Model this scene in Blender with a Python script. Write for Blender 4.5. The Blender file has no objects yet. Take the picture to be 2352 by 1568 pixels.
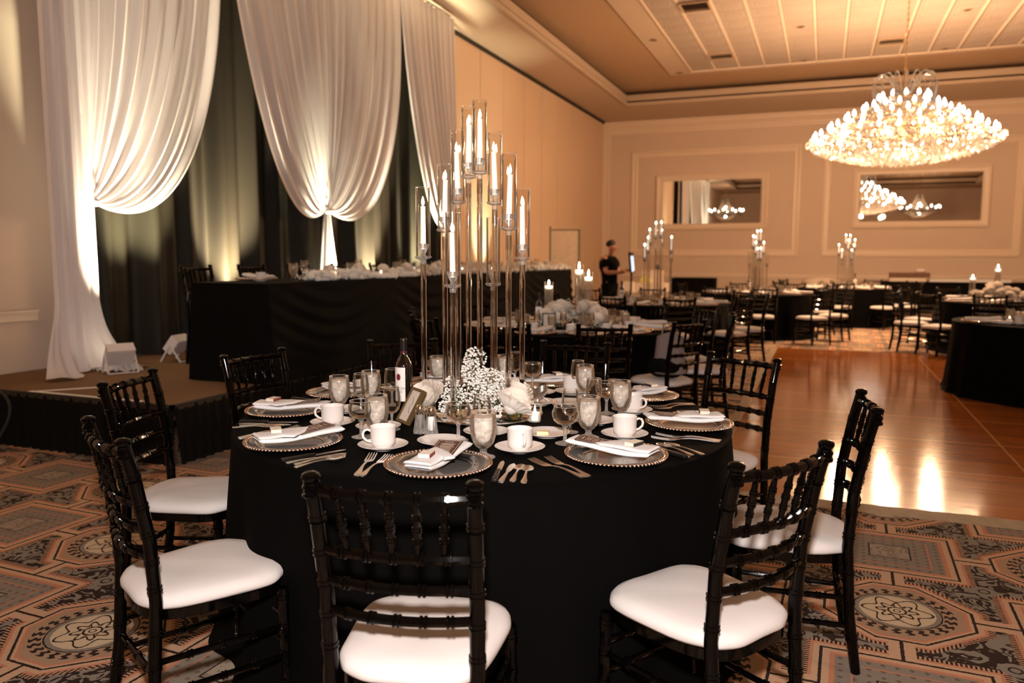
CHP, SCP, FLASH, UPP, EXPO = 245, 110, 120, 4200, 0.2
import bpy, math, random
from mathutils import Vector, Matrix
random.seed(7)
S = bpy.context.scene
COL = S.collection
PI = math.pi
sin, cos = math.sin, math.cos
R = math.radians

# ------------------------------------------------------------------ materials
def mat(name):
    m = bpy.data.materials.new(name); m.use_nodes = True
    nt = m.node_tree; nt.nodes.clear()
    out = nt.nodes.new('ShaderNodeOutputMaterial')
    return m, nt, out

def pbr(name, col, rough=.5, metal=0, coat=0, sheen=0, trans=0, ior=1.45, noise=0, nscale=30, bump=0, bscale=200, spec=None, sub=0, aniso=None):
    m, nt, out = mat(name)
    b = nt.nodes.new('ShaderNodeBsdfPrincipled')
    b.inputs['Base Color'].default_value = (*col, 1)
    b.inputs['Roughness'].default_value = rough
    b.inputs['Metallic'].default_value = metal
    b.inputs['Coat Weight'].default_value = coat
    b.inputs['Coat Roughness'].default_value = .06
    b.inputs['Sheen Weight'].default_value = sheen
    b.inputs['Transmission Weight'].default_value = trans
    b.inputs['IOR'].default_value = ior
    if spec is not None: b.inputs['Specular IOR Level'].default_value = spec
    if sub: b.inputs['Subsurface Weight'].default_value = sub; b.inputs['Subsurface Scale'].default_value = .02
    tc = nt.nodes.new('ShaderNodeTexCoord')
    if noise:
        n = nt.nodes.new('ShaderNodeTexNoise'); n.inputs['Scale'].default_value = nscale; n.inputs['Detail'].default_value = 4
        nt.links.new(tc.outputs['Object'], n.inputs['Vector'])
        mx = nt.nodes.new('ShaderNodeMix'); mx.data_type = 'RGBA'
        mx.inputs[6].default_value = (*[c*(1-noise) for c in col], 1)
        mx.inputs[7].default_value = (*[min(1, c*(1+noise)) for c in col], 1)
        nt.links.new(n.outputs['Fac'], mx.inputs[0]); nt.links.new(mx.outputs[2], b.inputs['Base Color'])
    if bump:
        n = nt.nodes.new('ShaderNodeTexNoise'); n.inputs['Scale'].default_value = bscale; n.inputs['Detail'].default_value = 3
        nt.links.new(tc.outputs['Object'], n.inputs['Vector'])
        bp = nt.nodes.new('ShaderNodeBump'); bp.inputs['Strength'].default_value = bump; bp.inputs['Distance'].default_value = .004
        nt.links.new(n.outputs['Fac'], bp.inputs['Height']); nt.links.new(bp.outputs['Normal'], b.inputs['Normal'])
    nt.links.new(b.outputs[0], out.inputs[0])
    return m

def emis(name, col, st):
    m, nt, out = mat(name)
    e = nt.nodes.new('ShaderNodeEmission'); e.inputs[0].default_value = (*col, 1); e.inputs[1].default_value = st
    nt.links.new(e.outputs[0], out.inputs[0]); return m

def thinglass(name, tint=(.96,.95,.93), rough=.03, refl=1.0, haze=0, hazecol=(.8,.75,.7), edge=.35, edgew=.30):
    m, nt, out = mat(name)
    t = nt.nodes.new('ShaderNodeBsdfTransparent'); t.inputs[0].default_value = (*tint, 1)
    g = nt.nodes.new('ShaderNodeBsdfGlossy'); g.inputs['Roughness'].default_value = rough; g.inputs[0].default_value = (1, .97, .93, 1)
    lw = nt.nodes.new('ShaderNodeLayerWeight'); lw.inputs[0].default_value = edge
    mp = nt.nodes.new('ShaderNodeMath'); mp.operation = 'MULTIPLY_ADD'; mp.inputs[1].default_value = refl; mp.inputs[2].default_value = .04
    nt.links.new(lw.outputs['Fresnel'], mp.inputs[0])
    mx = nt.nodes.new('ShaderNodeMixShader')
    nt.links.new(mp.outputs[0], mx.inputs[0]); nt.links.new(t.outputs[0], mx.inputs[1]); nt.links.new(g.outputs[0], mx.inputs[2])
    last = mx
    if edgew:  # white put into the grazing edges stands in for light gathered there
        l2 = nt.nodes.new('ShaderNodeLayerWeight'); l2.inputs[0].default_value = .5
        pw = nt.nodes.new('ShaderNodeMath'); pw.operation = 'POWER'; pw.inputs[1].default_value = 5; nt.links.new(l2.outputs['Facing'], pw.inputs[0])
        ml = nt.nodes.new('ShaderNodeMath'); ml.operation = 'MULTIPLY'; ml.inputs[1].default_value = edgew; nt.links.new(pw.outputs[0], ml.inputs[0])
        df = nt.nodes.new('ShaderNodeBsdfDiffuse'); df.inputs[0].default_value = (1, .96, .92, 1)
        m3 = nt.nodes.new('ShaderNodeMixShader'); nt.links.new(ml.outputs[0], m3.inputs[0]); nt.links.new(mx.outputs[0], m3.inputs[1]); nt.links.new(df.outputs[0], m3.inputs[2]); last = m3; mx = m3
    if haze:
        d = nt.nodes.new('ShaderNodeBsdfDiffuse'); d.inputs[0].default_value = (*hazecol, 1)
        n = nt.nodes.new('ShaderNodeTexNoise'); n.inputs['Scale'].default_value = 60
        tc = nt.nodes.new('ShaderNodeTexCoord'); nt.links.new(tc.outputs['Object'], n.inputs['Vector'])
        q = nt.nodes.new('ShaderNodeMath'); q.operation = 'MULTIPLY'; q.inputs[1].default_value = haze*2
        nt.links.new(n.outputs['Fac'], q.inputs[0])
        m2 = nt.nodes.new('ShaderNodeMixShader')
        nt.links.new(q.outputs[0], m2.inputs[0]); nt.links.new(mx.outputs[0], m2.inputs[1]); nt.links.new(d.outputs[0], m2.inputs[2]); last = m2
    nt.links.new(last.outputs[0], out.inputs[0]); return m

def cloth(name, col, transl=.25, rough=.9, sheen=.0):
    m, nt, out = mat(name)
    b = nt.nodes.new('ShaderNodeBsdfPrincipled'); b.inputs['Base Color'].default_value = (*col, 1); b.inputs['Roughness'].default_value = rough
    b.inputs['Sheen Weight'].default_value = sheen; b.inputs['Specular IOR Level'].default_value = .15
    t = nt.nodes.new('ShaderNodeBsdfTranslucent'); t.inputs[0].default_value = (*col, 1)
    mx = nt.nodes.new('ShaderNodeMixShader'); mx.inputs[0].default_value = transl
    nt.links.new(b.outputs[0], mx.inputs[1]); nt.links.new(t.outputs[0], mx.inputs[2]); nt.links.new(mx.outputs[0], out.inputs[0])
    return m

M = {}
M['lacquer'] = pbr('black_lacquer', (.0009, .0007, .0006), .07, spec=.26)
M['cushion'] = pbr('ivory_fabric', (.58, .54, .525), .85, bump=.15, bscale=600, noise=.03, nscale=6)
M['blackcloth'] = pbr('black_polyester', (.0012, .0010, .0009), .9, bump=.2, bscale=900, spec=.06)
M['headcloth'] = pbr('head_black_cloth', (.0025, .002, .0018), .9, spec=.12)
M['skirt'] = pbr('stage_skirt_cloth', (.004, .003, .0022), .85, spec=.12)
M['white_drape'] = cloth('white_drape', (.78, .74, .745), .18)
M['black_drape'] = pbr('black_velour', (.011, .0085, .0045), .6, spec=.22)
M['stagecarpet'] = pbr('stage_carpet', (.17, .088, .035), .95, noise=.35, nscale=250)
M['china'] = pbr('white_china', (.72, .67, .64), .12, coat=.3)
M['napkin'] = pbr('white_linen', (.74, .72, .72), .9, bump=.2, bscale=700)
M['silver'] = pbr('polished_silver', (.88, .85, .82), .30, metal=1)
M['beadmetal'] = pbr('rose_silver_bead', (.70, .55, .47), .2, metal=1)
M['chrome'] = pbr('chrome', (.8, .75, .7), .08, metal=1)
M['glass'] = thinglass('clear_glass', edge=.28, refl=.9)
M['charglass'] = thinglass('charger_glass', tint=(.55,.50,.47), refl=1.1, edge=.45, rough=.08)
M['rodglass'] = pbr('crystal_rod', (.98, .94, .90), .02, trans=1, ior=1.47)
M['icewater'] = thinglass('ice_water', tint=(.93, .89, .84), refl=.7, edge=.35, rough=.12, haze=.46, hazecol=(1.0, .92, .85))
M['thickglass'] = thinglass('thick_glass', tint=(.985, .97, .955), refl=.8, edge=.4, rough=.05, haze=.10, hazecol=(1, .97, .94), edgew=.5)
M['candle'] = pbr('white_wax', (.90, .86, .82), .45, sub=.3)
M['flame'] = emis('candle_flame', (1, .78, .50), 60)
M['wax_glow'] = emis('lit_wax', (1, .80, .58), 2.2)  # whole wax emits, in place of flame light scattered inside it
M['flower'] = cloth('white_petal', (.92, .90, .86), .15)
M['rose'] = cloth('cream_rose', (.90, .84, .77), .3)
M['stem'] = pbr('green_stem', (.08, .11, .03), .6)
M['bottleglass'] = pbr('dark_bottle_glass', (.006, .004, .003), .05, coat=.8, spec=.8)
M['foil'] = pbr('black_foil', (.01, .008, .008), .3)
M['maroon'] = pbr('maroon_ink', (.16, .012, .035), .6)
M['label'] = pbr('paper_label', (.82, .79, .75), .7)
M['ink'] = pbr('dark_ink', (.10, .09, .09), .7)
M['brown'] = pbr('brown_card', (.075, .033, .022), .6)
M['cream_ink'] = pbr('cream_ink', (.62, .50, .42), .7)
M['matchside'] = pbr('red_brown_striker', (.20, .035, .02), .8)
M['matchdark'] = pbr('dark_striker', (.03, .018, .014), .8)
M['matchtop'] = pbr('cream_matchbox', (.72, .65, .55), .7)
M['butter'] = pbr('butter', (.85, .68, .38), .4)
M['mirror'] = pbr('mirror_glass', (.93, .92, .90), .01, metal=1)
M['bronze'] = pbr('bronze_frame', (.16, .105, .04), .35, metal=.6)
M['photo'] = pbr('sign_paper', (.62, .56, .50), .6)
M['fixture'] = pbr('fixture_white', (.72, .66, .66), .5)
M['fixture_dark'] = pbr('fixture_dark', (.03, .03, .03), .5)
M['lens'] = emis('uplight_lens', (1, .82, .58), 6)
M['skin'] = pbr('skin', (.45, .22, .13), .6)
M['hair'] = pbr('dark_hair', (.01, .008, .006), .7)
M['shirt'] = pbr('black_shirt', (.004, .0035, .004), .95, spec=.1)
M['trousers'] = pbr('dark_trousers', (.004, .004, .005), .95, spec=.1)
M['shoe'] = pbr('black_shoe', (.01, .01, .01), .4)
M['screen'] = emis('lit_screen', (.75, .85, 1), 1.2)
M['blackplastic'] = pbr('black_plastic', (.006, .005, .005), .35, spec=.3)
M['rubber'] = pbr('black_rubber', (.01, .009, .008), .6)
M['crystal'] = thinglass('crystal_drop', tint=(.95, .90, .84), refl=1.0, edge=.5, rough=.04, haze=.30, hazecol=(.40, .38, .36), edgew=.05)
M['bulb'] = emis('lit_bulb', (1, .88, .74), 11)
M['gold'] = pbr('gold_metal', (.72, .50, .26), .25, metal=1)
M['pepper'] = pbr('ground_pepper', (.16, .13, .10), .9, noise=.8, nscale=400)
M['salt'] = pbr('salt', (.88, .86, .84), .8)
M['tan_bag'] = pbr('mauve_fabric', (.20, .155, .15), .8)
M['black_bag'] = pbr('black_fabric', (.003, .003, .003), .9, spec=.1)
M['board'] = pbr('cream_board', (.62, .50, .38), .8, noise=.2, nscale=9)
M['whitebox'] = pbr('white_card', (.7, .6, .5), .7)
M['yellow'] = pbr('pale_yellow_cloth', (.62, .58, .22), .8)
M['brownbox'] = pbr('brown_box', (.14, .06, .03), .6)
M['wall'] = pbr('wall_paint', (.66, .53, .42), .9, noise=.03, nscale=3)
M['wallfabric'] = pbr('wall_fabric', (.68, .50, .345), .95, noise=.05, nscale=60)
M['moulding'] = pbr('moulding_paint', (.78, .64, .50), .40)
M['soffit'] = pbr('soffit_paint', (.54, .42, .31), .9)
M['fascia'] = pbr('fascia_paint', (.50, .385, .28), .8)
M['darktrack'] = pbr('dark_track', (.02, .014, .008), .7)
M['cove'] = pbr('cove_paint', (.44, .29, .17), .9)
M['trimwood'] = pbr('floor_edge_trim', (.30, .22, .14), .55, noise=.3, nscale=20)
M['vent'] = pbr('vent_metal', (.42, .30, .20), .6)
M['ventdark'] = pbr('vent_dark', (.02, .014, .01), .8)
M['cord'] = M['rubber']

# node expression helper -------------------------------------------------------
class NX:
    def __init__(s, nt): s.nt = nt
    def m(s, op, a, b=None, c=None):
        n = s.nt.nodes.new('ShaderNodeMath'); n.operation = op
        for i, v in enumerate((a, b, c)):
            if v is None: continue
            if isinstance(v, (int, float)): n.inputs[i].default_value = v
            else: s.nt.links.new(v, n.inputs[i])
        return n.outputs[0]
    def add(s, a, b): return s.m('ADD', a, b)
    def sub(s, a, b): return s.m('SUBTRACT', a, b)
    def mul(s, a, b): return s.m('MULTIPLY', a, b)
    def mx(s, a, b): return s.m('MAXIMUM', a, b)
    def mn(s, a, b): return s.m('MINIMUM', a, b)
    def ab(s, a): return s.m('ABSOLUTE', a)
    def gt(s, a, b): return s.m('GREATER_THAN', a, b)
    def lt(s, a, b): return s.m('LESS_THAN', a, b)
    def band(s, v, lo, hi): return s.mul(s.gt(v, lo), s.lt(v, hi))
    def frac(s, a): return s.m('FRACT', a)
    def mix(s, f, a, b):
        n = s.nt.nodes.new('ShaderNodeMix'); n.data_type = 'RGBA'
        if isinstance(f, (int, float)): n.inputs[0].default_value = f
        else: s.nt.links.new(f, n.inputs[0])
        for i, v in ((6, a), (7, b)):
            if isinstance(v, tuple): n.inputs[i].default_value = (*v, 1)
            else: s.nt.links.new(v, n.inputs[i])
        return n.outputs[2]

def carpet():
    m, nt, out = mat('patterned_carpet'); N = NX(nt)
    tc = nt.nodes.new('ShaderNodeTexCoord')
    sp = nt.nodes.new('ShaderNodeSeparateXYZ')
    # soft wobble so lines look woven
    nz = nt.nodes.new('ShaderNodeTexNoise'); nz.inputs['Scale'].default_value = 90; nz.inputs['Detail'].default_value = 1
    nt.links.new(tc.outputs['Object'], nz.inputs['Vector'])
    vm = nt.nodes.new('ShaderNodeVectorMath'); vm.operation = 'MULTIPLY_ADD'
    nt.links.new(nz.outputs['Color'], vm.inputs[0]); vm.inputs[1].default_value = (.006, .006, 0)
    nt.links.new(tc.outputs['Object'], vm.inputs[2])
    nt.links.new(vm.outputs[0], sp.inputs[0])
    s = .70; ox, oy = .333, 3.386
    X0 = N.sub(sp.outputs[0], ox); Y0 = N.sub(sp.outputs[1], oy)
    u = N.m('DIVIDE', N.add(N.sub(X0, N.mul(Y0, .028)), s/2), s); v = N.m('DIVIDE', N.add(N.add(Y0, N.mul(X0, .028)), s/2), s)
    iu = N.m('FLOOR', u); iv = N.m('FLOOR', v)
    par = N.m('FLOORED_MODULO', N.add(iu, iv), 2.0)
    x = N.mul(N.sub(N.frac(u), .5), s); y = N.mul(N.sub(N.frac(v), .5), s)
    ax, ay = N.ab(x), N.ab(y)
    r = N.m('SQRT', N.add(N.mul(x, x), N.mul(y, y)))
    ang = N.m('ARCTAN2', y, x)
    mxy = N.mx(ax, ay)
    do = N.mx(mxy, N.mul(N.add(ax, ay), .76))
    TAN = (.33, .195, .12); DK = (.022, .013, .010); GRY = (.165, .14, .115); PNK = (.35, .145, .085); CRM = (.40, .31, .21); TAN2 = (.26, .17, .11); LT = (.37, .235, .15)
    # swirling scroll pattern for filler areas
    wv = nt.nodes.new('ShaderNodeTexNoise'); wv.inputs['Scale'].default_value = 11; wv.inputs['Detail'].default_value = 1.5; wv.inputs['Distortion'].default_value = 1.6
    nt.links.new(tc.outputs['Object'], wv.inputs['Vector'])
    wf = wv.outputs['Fac']
    scroll = N.band(N.m('PINGPONG', N.mul(wf, 7.0), 1.0), .52, 1.1)
    fill = N.mix(scroll, GRY, DK)
    # ---- octagon cell
    spokes = N.gt(N.m('SINE', N.mul(ang, 26.0)), .25)
    tadp = N.mul(spokes, N.band(r, .165, .205))
    star = N.gt(N.m('SINE', N.add(N.mul(ang, 26.0), N.mul(N.m('SINE', N.mul(r, 240.0)), .9))), .1)
    c = N.mix(N.band(do, .240, .262), TAN2, PNK)
    c = N.mix(N.gt(do, .252), c, LT)
    c = N.mix(N.mul(star, N.band(r, .168, .212)), c, DK)
    petal = N.add(.062, N.mul(N.m('COSINE', N.mul(ang, 8.0)), .014))
    fl1 = N.band(N.sub(r, petal), -.006, .005)
    petal2 = N.add(.108, N.mul(N.m('COSINE', N.mul(ang, 6.0)), .022))
    fl2 = N.band(N.sub(r, petal2), -.005, .004)
    fl3 = N.band(r, .028, .036)
    fl4 = N.mul(N.gt(N.m('SINE', N.mul(ang, 8.0)), .86), N.band(r, .03, .062))
    fl5 = N.band(r, .010, .015)
    med = N.mix(N.mx(N.mx(N.mx(fl1, fl2), N.mx(fl3, fl5)), fl4), CRM, DK)
    med = N.mix(N.gt(r, .140), med, GRY)
    c = N.mix(N.lt(r, .158), c, med)
    c = N.mix(N.band(r, .158, .164), c, DK)
    octc = c
    # ---- square cell
    hx = N.frac(N.mul(x, 22.0)); hy = N.frac(N.mul(y, 22.0))
    tri = N.lt(N.add(N.ab(N.sub(hx, .5)), N.ab(N.sub(hy, .5))), .24)
    q = N.mix(tri, GRY, (.11, .075, .055))
    q = N.mix(N.lt(mxy, .085), q, N.mix(scroll, (.24, .20, .15), (.17, .13, .10)))
    q = N.mix(N.band(mxy, .085, .092), q, DK)
    q = N.mix(N.band(mxy, .165, .172), q, PNK)
    q = N.mix(N.band(mxy, .222, .245), q, PNK)
    q = N.mix(N.gt(mxy, .240), q, LT)
    # ---- shape of inner zones
    din = N.m('MULTIPLY_ADD', par, N.sub(mxy, do), do)       # octagon when parity 0, square when 1
    inner = N.mix(par, octc, q)
    # outer region: tan edging, hatch, scroll corners
    dist = N.sub(din, .272)
    hat = N.gt(N.m('SINE', N.mul(N.add(x, 0.0), 420.0)), 0.0)
    hat2 = N.gt(N.m('SINE', N.mul(y, 420.0)), 0.0)
    horiz = N.gt(ax, ay)
    hatch = N.m('MULTIPLY_ADD', horiz, N.sub(hat2, hat), hat)
    o = N.mix(N.gt(dist, .024), LT, PNK)
    o = N.mix(N.band(dist, .036, .058), o, N.mix(hatch, TAN, DK))
    o = N.mix(N.gt(dist, .058), o, fill)
    # lattice corners circle
    cxn = N.sub(ax, s/2); cyn = N.sub(ay, s/2)
    rc = N.m('SQRT', N.add(N.mul(cxn, cxn), N.mul(cyn, cyn)))
    o = N.mix(N.lt(rc, .05), o, GRY)
    o = N.mix(N.band(rc, .016, .024), o, DK)
    # join bars between figures
    mn = N.mn(ax, ay)
    o = N.mix(N.mul(N.lt(mn, .045), N.gt(dist, -.01)), o, LT)
    o = N.mix(N.lt(mn, .0065), o, DK)
    colr = N.mix(N.gt(din, .272), inner, o)
    colr = N.mix(N.band(din, .264, .275), colr, DK)
    n2 = nt.nodes.new('ShaderNodeTexNoise'); n2.inputs['Scale'].default_value = 420; n2.inputs['Detail'].default_value = 2
    nt.links.new(tc.outputs['Object'], n2.inputs['Vector'])
    hs = nt.nodes.new('ShaderNodeMix'); hs.data_type = 'RGBA'; hs.blend_type = 'MULTIPLY'; hs.inputs[0].default_value = .55
    nt.links.new(colr, hs.inputs[6]); nt.links.new(n2.outputs['Color'], hs.inputs[7])
    gm = nt.nodes.new('ShaderNodeVectorMath'); gm.operation = 'SCALE'; gm.inputs[3].default_value = 1.75
    nt.links.new(hs.outputs[2], gm.inputs[0])
    b = nt.nodes.new('ShaderNodeBsdfPrincipled'); b.inputs['Roughness'].default_value = .95; b.inputs['Specular IOR Level'].default_value = .1
    nt.links.new(gm.outputs[0], b.inputs['Base Color'])
    bp = nt.nodes.new('ShaderNodeBump'); bp.inputs['Strength'].default_value = .5; bp.inputs['Distance'].default_value = .004
    nt.links.new(n2.outputs['Fac'], bp.inputs['Height']); nt.links.new(bp.outputs[0], b.inputs['Normal'])
    nt.links.new(b.outputs[0], out.inputs[0]); return m
M['carpet'] = carpet()

def dancewood():
    m, nt, out = mat('dance_floor_wood'); N = NX(nt)
    tc = nt.nodes.new('ShaderNodeTexCoord'); sp = nt.nodes.new('ShaderNodeSeparateXYZ'); nt.links.new(tc.outputs['Object'], sp.inputs[0])
    x, y = sp.outputs[0], sp.outputs[1]
    mp = nt.nodes.new('ShaderNodeMapping'); mp.inputs['Scale'].default_value = (1.2, 22, 1); nt.links.new(tc.outputs['Object'], mp.inputs[0])
    n1 = nt.nodes.new('ShaderNodeTexNoise'); n1.inputs['Scale'].default_value = 2.2; n1.inputs['Detail'].default_value = 6; nt.links.new(mp.outputs[0], n1.inputs['Vector'])
    py = N.m('DIVIDE', N.sub(y, 4.76), .95); px = N.m('DIVIDE', N.sub(x, -.615), .945)
    wn = nt.nodes.new('ShaderNodeTexWhiteNoise'); cv = nt.nodes.new('ShaderNodeCombineXYZ')
    nt.links.new(N.m('FLOOR', N.mul(px, 1.0)), cv.inputs[0]); nt.links.new(N.m('FLOOR', N.mul(py, 8.0)), cv.inputs[1]); nt.links.new(cv.outputs[0], wn.inputs['Vector'])
    f = N.add(N.mul(n1.outputs['Fac'], .75), N.mul(wn.outputs['Value'], .25))
    c = N.mix(f, (.13, .034, .007), (.46, .150, .030))
    seam = N.lt(N.ab(N.sub(N.frac(N.add(py, .5)), .5)), .006)
    seamx = N.lt(N.ab(N.sub(N.frac(N.add(N.mul(px, .5), .5)), .5)), .0035)
    c = N.mix(N.mx(seam, seamx), c, (.55, .30, .12))
    b = nt.nodes.new('ShaderNodeBsdfPrincipled'); nt.links.new(c, b.inputs['Base Color'])
    b.inputs['Roughness'].default_value = .11; b.inputs['Specular IOR Level'].default_value = .30
    mp2 = nt.nodes.new('ShaderNodeMapping'); mp2.inputs['Scale'].default_value = (5, 14, 1); nt.links.new(tc.outputs['Object'], mp2.inputs[0])
    n3 = nt.nodes.new('ShaderNodeTexNoise'); n3.inputs['Scale'].default_value = 1.6; n3.inputs['Detail'].default_value = 3; nt.links.new(mp2.outputs[0], n3.inputs['Vector'])
    bp = nt.nodes.new('ShaderNodeBump'); bp.inputs['Strength'].default_value = .18; bp.inputs['Distance'].default_value = .004
    nt.links.new(n3.outputs['Fac'], bp.inputs['Height']); nt.links.new(bp.outputs[0], b.inputs['Normal'])
    nt.links.new(b.outputs[0], out.inputs[0]); return m
M['wood'] = dancewood()

def tin():
    m, nt, out = mat('pressed_tin_ceiling'); N = NX(nt)
    tc = nt.nodes.new('ShaderNodeTexCoord'); sp = nt.nodes.new('ShaderNodeSeparateXYZ'); nt.links.new(tc.outputs['Object'], sp.inputs[0])
    s = .565
    u = N.frac(N.m('DIVIDE', N.add(sp.outputs[0], 3.15), s)); v = N.frac(N.m('DIVIDE', sp.outputs[1], s))
    ax = N.ab(N.sub(u, .5)); ay = N.ab(N.sub(v, .5)); mxy = N.mx(ax, ay)
    r = N.m('SQRT', N.add(N.mul(ax, ax), N.mul(ay, ay)))
    rings = N.m('SINE', N.mul(r, 60.0)); fr = N.m('SINE', N.mul(mxy, 70.0))
    h = N.add(N.mul(rings, N.lt(r, .28)), N.mul(fr, N.gt(mxy, .3)))
    groove = N.mx(N.gt(ax, .485), N.mul(N.gt(ay, .492), .6))
    c = N.mix(N.mul(N.add(h, 1.0), .30), (.46, .38, .31), (.31, .235, .175))
    c = N.mix(groove, c, (.21, .135, .08))
    b = nt.nodes.new('ShaderNodeBsdfPrincipled'); nt.links.new(c, b.inputs['Base Color']); b.inputs['Roughness'].default_value = .6
    bp = nt.nodes.new('ShaderNodeBump'); bp.inputs['Strength'].default_value = .5; bp.inputs['Distance'].default_value = .01
    nt.links.new(N.sub(h, N.mul(groove, 2.0)), bp.inputs['Height']); nt.links.new(bp.outputs[0], b.inputs['Normal'])
    nt.links.new(b.outputs[0], out.inputs[0]); return m
M['tin'] = tin()

# ------------------------------------------------------------------ mesh builder
class MB:
    def __init__(s): s.v = []; s.f = []; s.mi = []; s.cur = 0
    def add(s, vs, fs, T=None):
        o = len(s.v)
        if T is not None: vs = [T @ Vector(p) for p in vs]
        s.v += [tuple(p) for p in vs]; s.f += [tuple(i + o for i in f) for f in fs]; s.mi += [s.cur]*len(fs); return s
    def box(s, x0, x1, y0, y1, z0, z1, T=None):
        return s.add([(x0,y0,z0),(x1,y0,z0),(x1,y1,z0),(x0,y1,z0),(x0,y0,z1),(x1,y0,z1),(x1,y1,z1),(x0,y1,z1)],
                     [(0,3,2,1),(4,5,6,7),(0,1,5,4),(1,2,6,5),(2,3,7,6),(3,0,4,7)], T)
    def lathe(s, prof, n=24, c=(0,0,0), T=None, caps=True, fac=None):
        vs = []; fs = []
        for k, (r, z) in enumerate(prof):
            for i in range(n):
                a = 2*PI*i/n; rr = r*(fac(a, k) if fac else 1)
                vs.append((c[0]+rr*cos(a), c[1]+rr*sin(a), c[2]+z))
        for k in range(len(prof)-1):
            for i in range(n):
                j = (i+1) % n
                fs.append((k*n+i, k*n+j, (k+1)*n+j, (k+1)*n+i))
        if caps:
            if prof[0][0] > 1e-6: fs.append(tuple(reversed(range(n))))
            if prof[-1][0] > 1e-6: fs.append(tuple((len(prof)-1)*n+i for i in range(n)))
        return s.add(vs, fs, T)
    def sphere(s, c, r, n=10, m=6, sz=1, T=None):
        pr = [(max(1e-7, r*sin(PI*k/m)), -r*sz*cos(PI*k/m)) for k in range(m+1)]
        return s.lathe(pr, n, c, T, caps=False)
    def tube(s, pts, rad, n=8, T=None, caps=True, closed=False):
        pts = [Vector(p) for p in pts]; L = len(pts)
        if isinstance(rad, (int, float)): rad = [rad]*L
        vs = []; fs = []; ref = None
        for k, p in enumerate(pts):
            if closed: d = pts[(k+1) % L]-pts[k-1]
            else: d = pts[min(k+1, L-1)]-pts[max(k-1, 0)]
            d = d.normalized() if d.length > 1e-9 else Vector((0, 0, 1))
            if ref is None:
                ref = Vector((1, 0, 0)) if abs(d.x) < .8 else Vector((0, 1, 0))
            a = (ref-d*ref.dot(d)).normalized(); b = d.cross(a); ref = a
            for i in range(n):
                t = 2*PI*i/n; vs.append(p+(a*cos(t)+b*sin(t))*rad[k])
        for k in range(L if closed else L-1):
            k2 = (k+1) % L
            for i in range(n):
                j = (i+1) % n; fs.append((k*n+i, k*n+j, k2*n+j, k2*n+i))
        if caps and not closed: fs += [tuple(reversed(range(n))), tuple((L-1)*n+i for i in range(n))]
        return s.add(vs, fs, T)
    def grid(s, fn, nu, nv, T=None, wrap=False):
        vs = [fn(i/nu if wrap else i/(nu-1), j/(nv-1)) for j in range(nv) for i in range(nu)]
        fs = []
        for j in range(nv-1):
            for i in range(nu if wrap else nu-1):
                i2 = (i+1) % nu; fs.append((j*nu+i, j*nu+i2, (j+1)*nu+i2, (j+1)*nu+i))
        return s.add(vs, fs, T)
    def obj(s, name, m, parent=None, loc=None, smooth=35, rot=None):
        me = bpy.data.meshes.new(name); me.from_pydata(s.v, [], s.f); me.update()
        ms = m if isinstance(m, (list, tuple)) else [m]
        for q in ms: me.materials.append(M[q] if isinstance(q, str) else q)
        if len(ms) > 1: me.polygons.foreach_set('material_index', s.mi)
        if smooth is not None:
            me.shade_smooth(); me.set_sharp_from_angle(angle=R(smooth))
        o = bpy.data.objects.new(name, me); COL.objects.link(o)
        if parent: o.parent = parent
        if loc: o.location = loc
        if rot: o.rotation_euler = rot
        return o

def tag(o, label, cat, group=None, kind=None):
    o['label'] = label; o['category'] = cat
    if group: o['group'] = group
    if kind: o['kind'] = kind
    return o
def empty(name, loc=(0,0,0), rz=0):
    o = bpy.data.objects.new(name, None); COL.objects.link(o); o.location = loc; o.rotation_euler = (0, 0, rz); o.empty_display_size = .05
    return o
def struct(mb, name, m, smooth=35):
    o = mb.obj(name, m, smooth=smooth); o['kind'] = 'structure'; return o
KIDS = {}
def kids(o):
    return [c for c in bpy.data.objects if c.parent == o]
def dup(root, loc, rz=0, label=None, cat=None, group=None, scale=None, tilt=None):
    if root not in KIDS: KIDS[root] = [(k, kids(k)) for k in kids(root)]
    r = root.copy(); COL.objects.link(r); r.location = loc; r.rotation_euler = tilt if tilt else (0, 0, rz)
    if scale: r.scale = (scale,)*3 if isinstance(scale, (int, float)) else scale
    for k in ('label', 'category', 'group'):
        if k in r: del r[k]
    if label: r['label'] = label
    if cat: r['category'] = cat
    if group: r['group'] = group
    for k, gs in KIDS[root]:
        c = k.copy(); COL.objects.link(c); c.parent = r
        for g in gs:
            d = g.copy(); COL.objects.link(d); d.parent = c
    return r
class Proto:
    """first placement uses the thing itself, later ones are copies of it and its parts"""
    def __init__(s, root, cat): s.root = root; s.cat = cat; s.used = False
    def put(s, loc, rz=0, label='', group=None, scale=None, tilt=None):
        if s.root not in KIDS: KIDS[s.root] = [(k, kids(k)) for k in kids(s.root)]
        sc = scale or 1
        if not s.used:
            s.used = True; r = s.root; r.location = loc; r.rotation_euler = tilt if tilt else (0, 0, rz)
            r.scale = (sc,)*3 if isinstance(sc, (int, float)) else sc
            tag(r, label, s.cat, group); return r
        return dup(s.root, loc, rz, label, s.cat, group, sc, tilt)

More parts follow.
